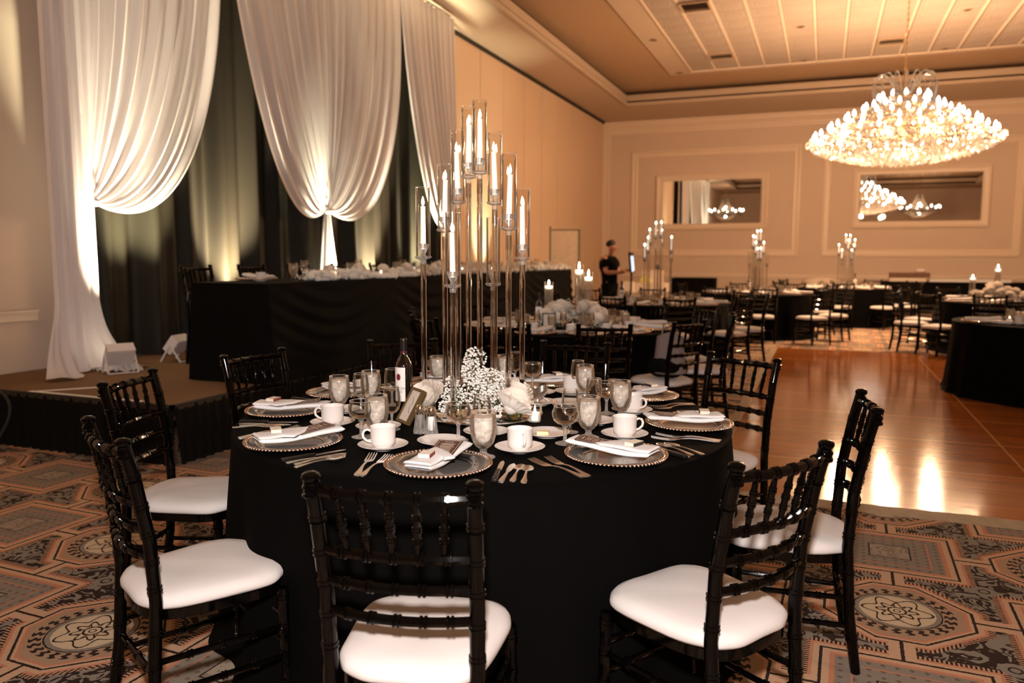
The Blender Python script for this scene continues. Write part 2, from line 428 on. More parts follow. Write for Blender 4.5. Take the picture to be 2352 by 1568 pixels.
def text(txt, size, m, parent, loc, rot, name='lettering', ext=.0004, align='CENTER', sx=1.0):
    cu = bpy.data.curves.new(name, 'FONT'); cu.body = txt; cu.size = size; cu.extrude = ext; cu.align_x = align; cu.align_y = 'CENTER'; cu.resolution_u = 2
    t = bpy.data.objects.new(name+'_tmp', cu); COL.objects.link(t)
    dg = bpy.context.evaluated_depsgraph_get(); me = bpy.data.meshes.new_from_object(t.evaluated_get(dg)); me.name = name
    bpy.data.objects.remove(t); bpy.data.curves.remove(cu)
    me.materials.clear(); me.materials.append(M[m])
    o = bpy.data.objects.new(name, me); COL.objects.link(o); o.parent = parent; o.location = loc; o.rotation_euler = rot; o.scale = (sx, 1, 1)
    return o
# ------------------------------------------------------------------ room shell
XL, XR, YB, YF = -6.5, 9.2, 24.4, -5.0      # left wall, right wall, back wall, wall behind the camera
ZS = 5.50; SXL, SYB, SXR, SYF = -5.18, 21.6, 7.6, -1.6; ZU = 5.88
struct(MB().box(XL, XR, YF, YB, -.1, 0), 'floor', 'carpet', None)
mb = MB()
mb.box(XL, SXL, YF, YB, ZS, ZS+.1); mb.box(SXR, XR, YF, YB, ZS, ZS+.1); mb.box(SXL, SXR, SYB, YB, ZS, ZS+.1); mb.box(SXL, SXR, YF, SYF, ZS, ZS+.1)
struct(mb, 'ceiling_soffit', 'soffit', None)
mb = MB()      # vertical fascia round the coffer with a stepped lip
for (a, b, c, d) in ((SXL-.06, SXL, SYF, SYB), (SXR, SXR+.06, SYF, SYB), (SXL, SXR, SYB, SYB+.06), (SXL, SXR, SYF-.06, SYF)):
    mb.box(a, b, c, d, ZS-.015, ZU-.10)
mb.box(SXL-.02, SXL+.05, SYF, SYB, ZS-.03, ZS+.05); mb.box(SXL, SXR, SYB-.05, SYB+.02, ZS-.03, ZS+.05); mb.box(SXR-.05, SXR+.02, SYF, SYB, ZS-.03, ZS+.05)
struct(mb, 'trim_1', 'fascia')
mb = MB()      # cove recess behind the fascia
mb.box(SXL-.30, SXL, SYF-.3, SYB+.3, ZU-.12, ZU-.10); mb.box(SXL-.3, SXR+.3, SYB, SYB+.30, ZU-.12, ZU-.10); mb.box(SXR, SXR+.3, SYF-.3, SYB+.3, ZU-.12, ZU-.10)
mb.box(SXL-.34, SXL-.30, SYF-.3, SYB+.3, ZU-.14, ZU+.1); mb.box(SXR+.3, SXR+.34, SYF-.3, SYB+.3, ZU-.14, ZU+.1); mb.box(SXL-.3, SXR+.3, SYB+.30, SYB+.34, ZU-.14, ZU+.1)
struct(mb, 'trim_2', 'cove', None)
FX0, FX1, FY1, FY0 = -3.72, 6.1, 20.05, 0.0
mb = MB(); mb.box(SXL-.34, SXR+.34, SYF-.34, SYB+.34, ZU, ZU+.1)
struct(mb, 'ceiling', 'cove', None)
mb = MB(); mb.box(FX0, FX1, FY0, FY1, ZU-.035, ZU+.01)
struct(mb, 'ceiling_field', 'soffit', None)
mb = MB(); mb.box(-3.15, 5.81, FY0+.5, 19.72, ZU-.05, ZU-.03)
struct(mb, 'ceiling_panels', 'tin', None)
mb = MB()
k = 0; x = -3.15
while x < 5.85:
    mb.box(x-.018, x+.018, FY0+.5, 19.72, ZU-.068, ZU-.045); x += .56
mb.box(-3.17, 5.83, 19.70, 19.74, ZU-.068, ZU-.045)
struct(mb, 'trim_3', 'moulding')
# walls
struct(MB().box(XL-.15, XL, YF, YB+.15, 0, ZS+.5), 'wall_left', 'wall', None)
struct(MB().box(XR, XR+.15, YF, YB+.15, 0, ZS+.5), 'wall_right', 'wall', None)
struct(MB().box(XL-.15, XR+.15, YB, YB+.15, 0, ZS+.5), 'wall_back', 'wall', None)
struct(MB().box(XL-.15, XR+.15, YF-.15, YF, 0, ZS+.5), 'wall_front', 'wall', None)
mb = MB()      # fabric covered folding partition along the left wall
y = 12.2
while y < 23.8:
    y2 = min(y+1.22, 23.95); mb.box(XL-.01, XL+.05, y+.008, y2-.008, 0, ZS-.06); y = y2
struct(mb, 'wall_partition', 'wallfabric', None)
struct(MB().box(XL-.02, XL+.09, 4.5, 24.05, ZS-.07, ZS), 'trim_4', 'darktrack', None)
mb = MB(); mb.box(XL, XL+.16, 23.96, YB, 0, ZS-.02); mb.box(XL+.16, XL+.19, YB-.10, YB, 0, 5.1)
struct(mb, 'trim_5', 'moulding')
# crown on the back wall
def crown(mb, x0, x1, y, z1):
    prof = [(0, 5.15), (.03, 5.15), (.035, 5.19), (.07, 5.22), (.075, 5.26), (.11, 5.29), (.17, 5.36), (.20, 5.38), (.205, 5.43), (.25, 5.46), (.25, z1), (0, z1)]
    n = len(prof); vs = [(x0, y-p, z) for p, z in prof]+[(x1, y-p, z) for p, z in prof]
    return mb.add(vs, [(i, (i+1) % n, n+(i+1) % n, n+i) for i in range(n)]+[tuple(range(n))[::-1], tuple(range(n, 2*n))])
struct(crown(MB(), XL+.05, XR, YB, ZS), 'trim_6', 'moulding')
# chair rails
mb = MB()
for z, w, t in ((.83, .03, .02), (.865, .055, .035), (.90, .03, .05)): mb.box(XL+.16, XR, YB-t, YB, z-w/2, z+w/2)
struct(mb, 'trim_7', 'moulding')
mb = MB()
mb.box(XL, XL+.035, YF, 4.95, .835, .93); mb.box(XL, XL+.05, YF, 4.95, .905, .93)
struct(mb, 'trim_8', 'moulding')
struct(MB().box(XL+.1, XR, YB-.025, YB, 0, .14), 'baseboard_back', 'moulding', None)
struct(MB().box(XL, XL+.02, YF, 4.9, 0, .14), 'baseboard_left', 'moulding', None)

def frame_mould(mb, x0, x1, z0, z1, y, w, prof):
    """mitred picture moulding; prof = list of (inset, depth)"""
    rings = [[(x0+i*w, y-d, z0+i*w), (x1-i*w, y-d, z0+i*w), (x1-i*w, y-d, z1-i*w), (x0+i*w, y-d, z1-i*w)] for i, d in prof]
    vs = [p for r in rings for p in r]; fs = []
    for k in range(len(rings)-1):
        for i in range(4):
            j = (i+1) % 4; fs.append((4*k+i, 4*k+j, 4*k+4+j, 4*k+4+i))
    return mb.add(vs, fs)
PR = [(0, 0), (0, .04), (.25, .055), (.4, .03), (.75, .025), (.85, .035), (1, .02), (1, 0)]
for i, (a, b) in enumerate(((-5.65, -.73), (-.12, 4.80), (5.40, 9.1))):
    struct(frame_mould(MB(), a, b, 1.43, 4.62, YB, .20, PR), 'trim_%d' % (9+i), 'moulding')
PM = [(0, 0), (0, .07), (.2, .09), (.5, .05), (.8, .05), (1, .02), (1, 0)]
for (a, b, ia, ib, lab) in ((-4.87, -1.60, -4.66, -1.81, 'wide cream-framed wall mirror nearer the left wall, reflecting drapes and a chandelier'),
                       (.66, 4.03, .87, 3.82, 'wide wall mirror in a cream frame behind the big chandelier, to the right')):
    t = tag(empty('wall_mirror', ((a+b)/2, YB, 3.04)), lab, 'mirror', 'framed mirrors on the back wall')
    cx = (a+b)/2
    mbm = MB(); frame_mould(mbm, a-cx, b-cx, -.82, .83, 0, .2, PM); mbm.obj('mirror_frame', 'moulding', t)
    mg = MB().box(ia-cx, ib-cx, -.03, -.012, -.64, .65)
    mg.obj('mirror_glass', 'mirror', t, smooth=None)

# stage ---------------------------------------------------------------------
SX, SY0, SY1, SH = -4.05, 4.035, 15.2, .40
st = tag(empty('stage', (-5.3, 8, 0)), 'low carpeted stage platform with pleated black skirt along the left wall', 'stage')
MB().box(XL+.06+5.3, SX+5.3, SY0-8, SY1-8, .30, SH).obj('deck', 'stagecarpet', st, smooth=None)
def skirt(x0, y0, x1, y1, z0, z1, nrm, amp, per, nz=8, seed=1):
    rnd = random.Random(seed); L = math.hypot(x1-x0, y1-y0); n = int(L/per*10); ph = [rnd.uniform(-.6, .6) for _ in range(int(L/per)+3)]
    mbs = MB()
    def fn(u, v):
        d = u*L; k = d/per; a = amp*(.25+.75*v)*(sin(2*PI*k+ph[int(k)]*.5)+.4*sin(2*PI*k*.37+2))
        fl = .05*v
        return (x0+(x1-x0)*u+nrm[0]*(a+fl+.01), y0+(y1-y0)*u+nrm[1]*(a+fl+.01), z1+(z0-z1)*v)
    return mbs.grid(fn, n, nz)
m1 = skirt(SX, SY0, SX, SY1, .0, SH-.01, (1, 0), .014, .09, seed=3)
m1.obj('side_skirt', 'skirt', st, loc=(5.3, -8, 0), smooth=80)
m1 = skirt(XL+.07, SY0, SX+.03, SY0, .0, SH-.01, (0, -1), .014, .09, seed=4)
m1.obj('front_skirt', 'skirt', st, loc=(5.3, -8, 0), smooth=80)
mb = MB(); mb.box(SX-.012, SX+.014, SY0-.014, SY1, SH-.035, SH+.004); mb.box(XL+.06, SX+.014, SY0-.014, SY0+.012, SH-.035, SH+.004)
mb.obj('edge_trim', 'darktrack', st, loc=(5.3, -8, 0))
t = tag(empty('floor_tape', (-4.91, 4.075, SH)), 'pale L of tape stuck on the stage front corner behind the left chairs', 'tape')
mb = MB(); mb.box(-.55, .55, -.02, .02, 0, .002); mb.obj('tape_strip', 'label', t, smooth=None)
mb = MB(); mb.add([(-.55, -.02, .0021), (-.50, -.02, .0021), (-.10, .44, .0021), (-.14, .46, .0021), (-.55, -.02, 0), (-.50, -.02, 0), (-.10, .44, 0), (-.14, .46, 0)], [(0,1,2,3), (4,7,6,5), (0,4,5,1), (1,5,6,2), (2,6,7,3), (3,7,4,0)])
mb.obj('tape_strip', 'label', t, smooth=None)
# cable coil at the left edge of the stage front
pts = [(-5.70+.28*cos(a)*(1+.05*sin(3*a)), 3.86+.05*sin(a*2), .21+.25*sin(a)) for a in [R(-60+i*12) for i in range(26)]]
tag(MB().tube(pts, .011, 8).obj('power_cable', 'rubber'), 'black cable loop hanging at the left end of the stage front', 'cable')

# dance floor ---------------------------------------------------------------
df = tag(empty('dance_floor', (2.5, 8.5, 0)), 'glossy wooden dance floor with pale seams laid on the carpet', 'dance floor')
df.location = (0, 0, 0)
MB().box(-.615, 6.2, 4.76, 12.72, .0, .022).obj('wood_panels', 'wood', df, smooth=None)
mb = MB()
def ramp(mb, p0, p1, out, w=.09, h=.024):
    (x0, y0), (x1, y1) = p0, p1
    ox, oy = out[0]*w, out[1]*w
    return mb.add([(x0, y0, h), (x1, y1, h), (x1+ox, y1+oy, .003), (x0+ox, y0+oy, .003), (x0, y0, 0), (x1, y1, 0), (x1+ox, y1+oy, 0), (x0+ox, y0+oy, 0)],
                  [(0,3,2,1), (3,7,6,2), (0,1,5,4), (0,4,7,3), (1,2,6,5)])
ramp(mb, (-.615, 4.76), (6.2, 4.76), (0, -1)); ramp(mb, (-.615, 4.76), (-.615, 12.72), (-1, 0)); ramp(mb, (-.615, 12.72), (6.2, 12.72), (0, 1)); ramp(mb, (6.2, 4.76), (6.2, 12.72), (1, 0))
mb.obj('edge_ramp', 'trimwood', df, smooth=None)

# drapery ---------------------------------------------------------------------
DX = -6.12; DZ = 5.42
dr = tag(empty('pipe_and_drape', (DX, 8.5, SH)), 'white swagged drapes tied back over a black drape wall behind the head table', 'drape')
dl = (-DX, -8.5, -SH)
# black backing
def black(u, v):
    y = 5.24+u*(12.60-5.24); k = y*7.3
    a = .055*sin(k*1.7+.9*sin(k*.35))+.035*sin(k*3.3+1.3*sin(k*.21+1))+.04*sin(k*.7+.5)
    a *= .75+.35*v; a = max(-.12, min(.14, a))
    return (-6.33+a, y, DZ-.02-(DZ-SH-.03)*v)
MB().grid(black, 1400, 12).obj('black_backdrop', 'black_drape', dr, loc=dl, smooth=80)
MB().tube([(DX-.02, 4.68, DZ+.015), (DX-.02, 12.67, DZ+.015)], .022, 10).obj('top_pipe', 'darktrack', dr, loc=dl)
MB().tube([(DX-.07, 12.64, SH+.02), (DX-.07, 12.64, DZ)], .022, 10).obj('upright_pipe', 'fixture', dr, loc=dl)
def bez(a, b, c, d, t):
    s = 1-t; return a*s**3+3*b*s*s*t+3*c*s*t*t+d*t**3
def pleat(u, n, seed):
    return sin(2*PI*n*u+seed)+.55*sin(2*PI*n*1.83*u+seed*2.1)+.35*sin(2*PI*n*.47*u+seed*.7)
def swag(yt0, yt1, ty, tz, w0, w1, seed, nfold, name, sgn0, sgn1, parent=dr, xo=.07):
    """cloth from a straight top edge gathered into a tie; w0, w1 = how far each outer edge sags"""
    def fn(u, v):
        yt = yt0+(yt1-yt0)*u
        d = yt-ty
        edge = abs(d)/max(abs(yt0-ty), abs(yt1-ty), .01)
        sag = (w0 if d < 0 else w1)*edge**1.7
        c1y = yt-.03*d; c1z = DZ-(DZ-tz)*.60
        c2y = ty+d*.62*edge; c2z = tz+.55*(1-edge)-sag*1.9+.02
        y = bez(yt, c1y, c2y, ty+.07*d/abs(yt1-yt0), v); z = bez(DZ, c1z, c2z, tz+.03*(1-edge), v)
        amp = .048*(1-v)**.5*(v*2+.35 if v < .3 else .95)+.012
        fade = min(1, (1-v)/.10)
        x = DX+xo+amp*pleat(u, nfold, seed)*.6*fade+.10*sin(PI*min(1, v*1.05))*(.4+.6*edge)
        return (x, y, z)
    return MB().grid(fn, 420, 70).obj(name, 'white_drape', parent, loc=dl, smooth=80)
swag(4.76, 6.93, 5.16, 1.87, .05, .27, 1.0, 11, 'left_swag', 0, 1)
swag(6.97, 10.72, 8.79, 1.98, .36, .30, 2.2, 20, 'centre_swag', 1, 1)
swag(10.75, 12.63, 12.53, 1.95, .30, .05, 3.1, 12, 'right_swag', 1, 0)
def tail(yc, tz, top, bot, zb, name, seed, nf, dy=0, sh=1.0, xo=.10):
    def fn(u, v):
        w = top+(bot-top)*(v**.75)
        y = yc+(u-.5)*2*w+dy*v
        z = tz+(zb-tz)*v
        x = DX+xo+(.012+.035*v)*pleat(u, nf, seed)*.6-.05*((u-.5)*2)**2
        return (x, y, z)
    return MB().grid(fn, 140, 24).obj(name, 'white_drape', dr, loc=dl, smooth=80)
tail(8.79, 2.00, .04, .30, SH+.02, 'centre_tail', .4, 5)
tail(12.52, 1.96, .04, .26, SH+.02, 'right_tail', 1.4, 5)
# left leg: straight full length panel that puddles on the stage
def leg(u, v):
    yl = 4.70; yr = 5.13+.02*v
    if v > .86:
        q = (v-.86)/.14; yl -= .30*q*q; yr += .24*q**1.5
    y = yl+(yr-yl)*u
    z = DZ-(DZ-SH-.012)*min(1, v/.985)
    a = .036*pleat(u, 4.2, .5)*.6
    out = 0
    if v > .9: out = .38*((v-.9)/.1)**2.2*(.6+.4*sin(u*9))
    z += .03*max(0, (v-.94)/.06)*(sin(u*23)+1)*.4
    return (DX+.16+a+out, y, z)
MB().grid(leg, 180, 90).obj('left_leg_panel', 'white_drape', dr, loc=dl, smooth=80)
def puddle(u, v):
    a = 2*PI*u; r = v
    z = SH+.012+.13*(1-r**1.6)*(.7+.3*sin(a*5+1))+.018*sin(a*17+r*9)*(1-r*.5)
    return (DX+.32+.26*r*cos(a)*(1+.08*sin(a*9)), 5.16+.16*r*sin(a)*(1+.1*sin(a*7)), z)
MB().grid(puddle, 90, 16, wrap=True).obj('puddled_hem', 'white_drape', dr, loc=dl, smooth=80)
for (y, z) in ((5.17, 1.87), (8.79, 1.985), (12.51, 1.955)):
    MB().lathe([(.05, -.035), (.062, -.02), (.066, 0), (.062, .02), (.05, .035)], 14, (DX+.11, y, z), caps=False).obj('tie_band', 'white_drape', dr, loc=dl)

# uplights on the stage -----------------------------------------------------------
def uplight_thing():
    t = empty('uplight')
    mb = MB(); mb.box(-.10, .10, -.055, .055, -.075, .075)
    T = Matrix.Translation((0, 0, .17)) @ Matrix.Rotation(R(38), 4, 'X')
    mb2 = MB(); mb2.box(-.115, .115, -.05, .05, -.085, .085, T); mb2.obj('housing', 'fixture', t, smooth=None)
    mb2 = MB(); mb2.box(-.10, .10, -.053, -.0501, -.07, .07, T); mb2.obj('rear_panel', 'fixture', t, smooth=None)
    mb2 = MB(); mb2.box(-.095, .095, .0501, .054, -.065, .065, T); mb2.obj('lens', 'lens', t, smooth=None)
    for sx in (-1, 1):
        MB().tube([(sx*.125, -.11, .005), (sx*.125, 0, .17)], .010, 6).obj('stand_leg', 'fixture', t)
        MB().tube([(sx*.125, .11, .005), (sx*.125, 0, .17)], .010, 6).obj('stand_leg', 'fixture', t)
    MB().tube([(-.125, -.11, .008), (.125, -.11, .008)], .007, 6).obj('stand_bar', 'fixture', t)
    return t
UP = Proto(uplight_thing(), 'stage light')
ups = [(-5.62, 5.04, R(62), 'white folding uplight on the stage beside the puddled white drape'),
       (-5.74, 5.82, R(100), 'white folding uplight half hidden by the near end of the head table'),
       (-5.95, 7.15, R(90), 'white uplight hidden low behind the head table, second along'),
       (-5.80, 8.80, R(90), 'white uplight hidden under the centre white drape tail'),
       (-5.95, 10.2, R(90), 'white uplight hidden low behind the middle of the head table'),
       (-5.95, 11.5, R(90), 'white uplight hidden behind the far half of the head table'),
       (-5.9, 12.85, R(90), 'white uplight at the far end of the drapes by the fabric wall'),
       (-5.9, 14.6, R(90), 'white uplight at the far end of the stage washing the fabric wall')]
for x, y, rz, lab in ups:
    UP.put((x, y, SH), rz, lab, 'white uplights behind the head table', scale=.95)
# ------------------------------------------------------------------ chiavari chair
def ringed(mb, pts, rad, rings, n=10, rr=1.28, hw=.006):
    """tube with paired bamboo rings at path fractions"""
    P = [Vector(p) for p in pts]; L = [0]
    for a, b in zip(P, P[1:]): L.append(L[-1]+(b-a).length)
    tot = L[-1]
    def at(s):
        s = max(0, min(tot, s))
        for k in range(len(P)-1):
            if s <= L[k+1]+1e-9: return P[k].lerp(P[k+1], (s-L[k])/(L[k+1]-L[k]))
        return P[-1]
    mbp = [(0, 1), (tot, 1)]
    for k in range(1, len(P)-1): mbp.append((L[k], 1))
    for f in rings:
        c = f*tot
        for o in (-hw, hw):
            for d, q in ((-.0042, 1), (-.0022, rr), (.0022, rr), (.0042, 1)): mbp.append((c+o+d, q))
    mbp = sorted((s, q) for s, q in mbp if 0 <= s <= tot)
    rf = rad if callable(rad) else (lambda f: rad)
    mb.tube([at(s) for s, q in mbp], [rf(s/tot)*q for s, q in mbp], n); return mb
def bow(x, z):   # backward bow of the rails in plan
    return 0
def chair_thing():
    t = empty('chiavari_chair')
    def post(s):
        return [(s*.178, -.235, 0), (s*.180, -.205, .20), (s*.181, -.190, .44), (s*.183, -.200, .62), (s*.187, -.232, .80), (s*.190, -.256, .90)]
    def posty(z):
        P = post(1)
        for a, b in zip(P, P[1:]):
            if z <= b[2]: f = (z-a[2])/(b[2]-a[2]); return a[0]+(b[0]-a[0])*f, a[1]+(b[1]-a[1])*f
        return P[-1][0], P[-1][1]
    for s in (-1, 1):
        mb = MB(); ringed(mb, post(s), lambda f: .0185 if f > .05 else .016, [.14, .28, .39, .53, .62, .71, .80, .895], 12, 1.14)
        mb.obj('back_leg', 'lacquer', t)
        mb = MB(); mb.lathe([(.0165, -.03), (.0195, -.027), (.0195, -.021), (.0165, -.018), (.0165, -.012), (.0195, -.009), (.0195, -.003), (.012, .001), (.012, .004), (.019, .009), (.0215, .016), (.0205, .023), (.013, .028), (1e-6, .0295)], 14, (s*.1905, -.2575, .893))
        mb.obj('finial', 'lacquer', t)
        mb = MB(); ringed(mb, [(s*.196, .185, 0), (s*.190, .178, .385)], lambda f: .0145+.003*f, [.22, .45, .68, .92], 10, 1.2)
        mb.obj('front_leg', 'lacquer', t)
    def rail(z, name, rad, nr=5):
        x, y = posty(z)
        pts = [(x*(2*k/12-1), y-.032*(1-(2*k/12-1)**2), z) for k in range(13)]
        mb = MB(); ringed(mb, pts, rad, [(k+1)/(nr+1) for k in range(nr)], 8, 1.3, .0055); mb.obj(name, 'lacquer', t)
        return x, y
    rail(.878, 'top_rail', .0135); rail(.730, 'spindle_rail', .0128); rail(.650, 'back_rail', .0125); rail(.572, 'back_rail', .0125)
    for k in range(5):
        f = (k+1)/6*2-1
        x1, y1 = posty(.878); x0, y0 = posty(.730)
        p0 = (x0*f*.93, y0-.032*(1-f*f), .730); p1 = (x1*f*1.0, y1-.032*(1-f*f), .878)
        mb = MB(); ringed(mb, [p0, [(a+b)/2 for a, b in zip(p0, p1)], p1], lambda q: .0066+.0025*sin(PI*q), [.3, .5, .7], 8, 1.28, .004)
        mb.obj('spindle', 'lacquer', t)
    # stretchers
    for s in (-1, 1):
        for z in (.165, .262):
            mb = MB(); ringed(mb, [(s*.194, .18, z), (s*.180, -.20, z)], .0098, [.25, .5, .75], 8, 1.35, .005); mb.obj('side_stretcher', 'lacquer', t)
    for z in (.205, .295):
        mb = MB(); ringed(mb, [(-.19, .18, z), (.19, .18, z)], .0098, [.25, .5, .75], 8, 1.35, .005); mb.obj('front_stretcher', 'lacquer', t)
    mb = MB(); ringed(mb, [(-.18, -.20, .215), (.18, -.20, .215)], .0098, [.25, .5, .75], 8, 1.35, .005); mb.obj('back_stretcher', 'lacquer', t)
    # seat outline: rounded trapezoid
    def outl(a, sc=1.0):
        c, s = cos(a), sin(a); e = .55
        x = abs(c)**e*(1 if c > 0 else -1); y = abs(s)**e*(1 if s > 0 else -1)
        w = .195+.018*y
        return x*w*sc, y*.212*sc-.002
    mb = MB(); N = 40; pr = [(.93, .368), (1.0, .373), (1.0, .402), (.93, .405)]
    vs = [(*outl(2*PI*i/N, s), z) for s, z in pr for i in range(N)]
    fs = [(k*N+i, k*N+(i+1) % N, (k+1)*N+(i+1) % N, (k+1)*N+i) for k in range(3) for i in range(N)]+[tuple(range(N))[::-1], tuple(range(3*N, 4*N))]
    mb.add(vs, fs); mb.obj('seat_frame', 'lacquer', t)
    N = 64; vs = []; fs = []; pr = [(.90, .402), (1.0, .405), (1.035, .414), (1.03, .428), (.99, .440), (.90, .449), (.72, .455), (.45, .458), (.2, .459), (.0, .459)]
    for s, z in pr:
        for i in range(N):
            a = 2*PI*i/N; x, y = outl(a, s); w = .0015*sin(a*7+z*90)+.0012*sin(a*13)
            vs.append((x+w*x*3, y+w*y*3, z+.002*sin(x*30+1)*sin(y*24)+(.0012*sin(a*11) if .405 < z < .42 else 0)))
    K = len(pr)
    fs = [(k*N+i, k*N+(i+1) % N, (k+1)*N+(i+1) % N, (k+1)*N+i) for k in range(K-1) for i in range(N)]+[tuple(range(N))[::-1]]
    mb = MB(); mb.add(vs, fs); c = mb.obj('seat_cushion', 'cushion', t, smooth=70)
    return t
CH = Proto(chair_thing(), 'chair')
C0 = (-1.26, 2.895)
def face(p, q, back=True):
    """chair from its two back finial tops (left/right any order); faces the side given by target"""
    pass
def chair_at(mx_, my_, fx, fy, label, group, z=0):
    """mid of the finials and facing direction -> chair"""
    rz = math.atan2(fy, fx)-PI/2
    return CH.put((mx_+.2575*fx, my_+.2575*fy, z), rz, label, group)
G1 = 'black chiavari chairs round the nearest table'
near = [  # finial line ends (measured on the floor plan), label
 ((-1.062, 1.456), (-0.69, 1.53), 'black chiavari chair at front centre with its back to the camera'),
 ((-2.06, 1.722), (-1.728, 1.544), 'black chiavari chair at the front left, its curved back side-on, whole ivory seat visible'),
 ((-2.575, 2.226), (-2.69, 2.575), 'black chiavari chair at the left, second from the camera, in front of the stage corner'),
 ((-2.732, 3.071), (-2.679, 3.438), 'black chiavari chair left of the wine bottle, between nearest table and head table'),
 ((-2.447, 3.966), (-2.148, 4.181), 'black chiavari chair behind the wine bottle, across the nearest table'),
 ((-1.506, 4.348), (-1.14, 4.371), 'black chiavari chair across the nearest table, right of the tall glass candelabra'),
 ((-0.52, 4.16), (-0.2, 3.992), 'black chiavari chair at the back right of the nearest table, beside the dance floor edge'),
 ((0.149, 3.17), (0.181, 2.797), 'black chiavari chair at the right seen nearly edge-on, standing before the dance floor'),
 ((-0.172, 1.912), (0.024, 2.231), 'black chiavari chair at the front right, angled back nearest the camera on that side'),
]
for p, q, lab in near:
    m_ = ((p[0]+q[0])/2, (p[1]+q[1])/2); n = (-(q[1]-p[1]), q[0]-p[0]); L = math.hypot(*n); n = (n[0]/L, n[1]/L)
    if n[0]*(C0[0]-m_[0])+n[1]*(C0[1]-m_[1]) < 0: n = (-n[0], -n[1])
    chair_at(m_[0], m_[1], n[0], n[1], lab, G1)

# ------------------------------------------------------------------ round tables
def round_table(c, r, seed, lab, labc, name='banquet_table'):
    t = tag(empty(name, (c[0], c[1], 0)), lab, 'table', 'round banquet tables')
    mb = MB(); mb.lathe([(r-.012, .725), (r, .73), (r, .748), (r-.01, .754)], 64); mb.obj('tabletop', 'brownbox', t)
    for k in range(4):
        a = PI/4+k*PI/2; MB().tube([(.62*cos(a), .62*sin(a), 0), (.56*cos(a), .56*sin(a), .725)], .016, 8).obj('leg', 'blackplastic', t)
    rnd = random.Random(seed); ph = [rnd.uniform(0, 6) for _ in range(6)]
    def fn(u, v):
        a = 2*PI*u
        if v < .3:
            q = v/.3; rr = (r+.008)*q; return (rr*cos(a), rr*sin(a), .7600)
        if v < .36:
            q = (v-.3)/.06; e = q*PI/2; rr = r+.008+.010*sin(e); return (rr*cos(a), rr*sin(a), .750+.010*cos(e))
        q = (v-.36)/.64
        f = (q**.8)
        fold = sin(a*15+ph[0]+1.0*sin(a*3+ph[1]))+.6*sin(a*23+ph[2]+sin(a*2+ph[3]))+.4*sin(a*8+ph[4])
        rr = r+.012+.050*q+.022*f*fold*.8+(.035*max(0, q-.93)/.07)
        return (rr*cos(a), rr*sin(a), .750-.742*q)
    mb = MB().grid(fn, 360, 34, wrap=True)
    cl = mb.obj('tablecloth', 'blackcloth', None, loc=(c[0], c[1], 0), smooth=60)
    tag(cl, labc, 'tablecloth', 'black round tablecloths')
round_table(C0, .957, 1, 'round banquet table nearest the camera, hidden under black linen', 'black floor-length tablecloth on the round table nearest the camera')
TZ = .761

# ------------------------------------------------------------------ tableware prototypes
def charger():
    t = empty('charger_plate'); r = .172
    mb = MB(); mb.lathe([(.02, .004), (.105, .003), (.115, .006), (.125, .013), (.135, .017), (r-.006, .020), (r-.004, .023), (.136, .0205), (.122, .0165), (.112, .0095), (.10, .0075), (1e-5, .0075)], 72, caps=False,
        fac=lambda a, k: 1+(.012*sin(a*10) if k in (8, 9) else 0)); mb.obj('glass_plate', 'charglass', t)
    mb = MB(); n = 78
    for i in range(n):
        a = 2*PI*i/n; mb.sphere((r*cos(a), r*sin(a), .0225), .0060, 8, 5)
    mb.obj('beaded_rim', 'beadmetal', t, smooth=80)
    mb = MB(); mb.lathe([(r-.011, .0215), (r-.008, .0245), (r-.004, .0225)], 72, caps=False); mb.obj('rim_band', 'beadmetal', t)
    mb = MB(); mb.lathe([(.108, .0098), (.112, .0118), (.116, .0118)], 60, caps=False); mb.obj('inner_band', 'beadmetal', t)
    return t
def rslab(mb, L, W, H, z0=0, nu=14, arch=None, rnd=.45, x0=0, taper=1.0):
    """rounded folded-cloth slab along +Y; arch(y)->dz"""
    n = 12
    def fn(u, v):
        y = (v-.5)*L; a = 2*PI*u; c, s = cos(a), sin(a)
        wx = W/2*(1-(1-taper)*v); e = .35
        x = x0+wx*abs(c)**e*(1 if c > 0 else -1); z = z0+H/2+H/2*abs(s)**.8*(1 if s > 0 else -1)
        end = min(v, 1-v)*L; k = min(1, end/(H*.5)) if H else 1
        z = z0+H/2+(z-z0-H/2)*math.sqrt(max(0.02, 1-(1-k)**2))
        return (x, y, z+(arch(y) if arch else 0))
    mb.grid(fn, 28, 34, wrap=True)
    return mb
def napkin():
    t = empty('folded_napkin')
    arch = lambda y: .020*max(0, (y-.02)/.16)**1.5+.004*sin(y*25)
    mb = MB(); rslab(mb, .315, .092, .020, arch=arch); mb.obj('folded_linen', 'napkin', t, smooth=60)
    mb = MB(); rslab(mb, .17, .094, .014, z0=.017, arch=lambda y: .002*sin(y*40), x0=0)
    mb.v = [(x+ (.03*max(0, (y-.02)/.07)*(1 if x > 0 else .2)), y-.075+(-.05*(x/.047) if y > .04 else 0), z) for x, y, z in mb.v]
    mb.obj('upper_fold', 'napkin', t, smooth=60)
    return t
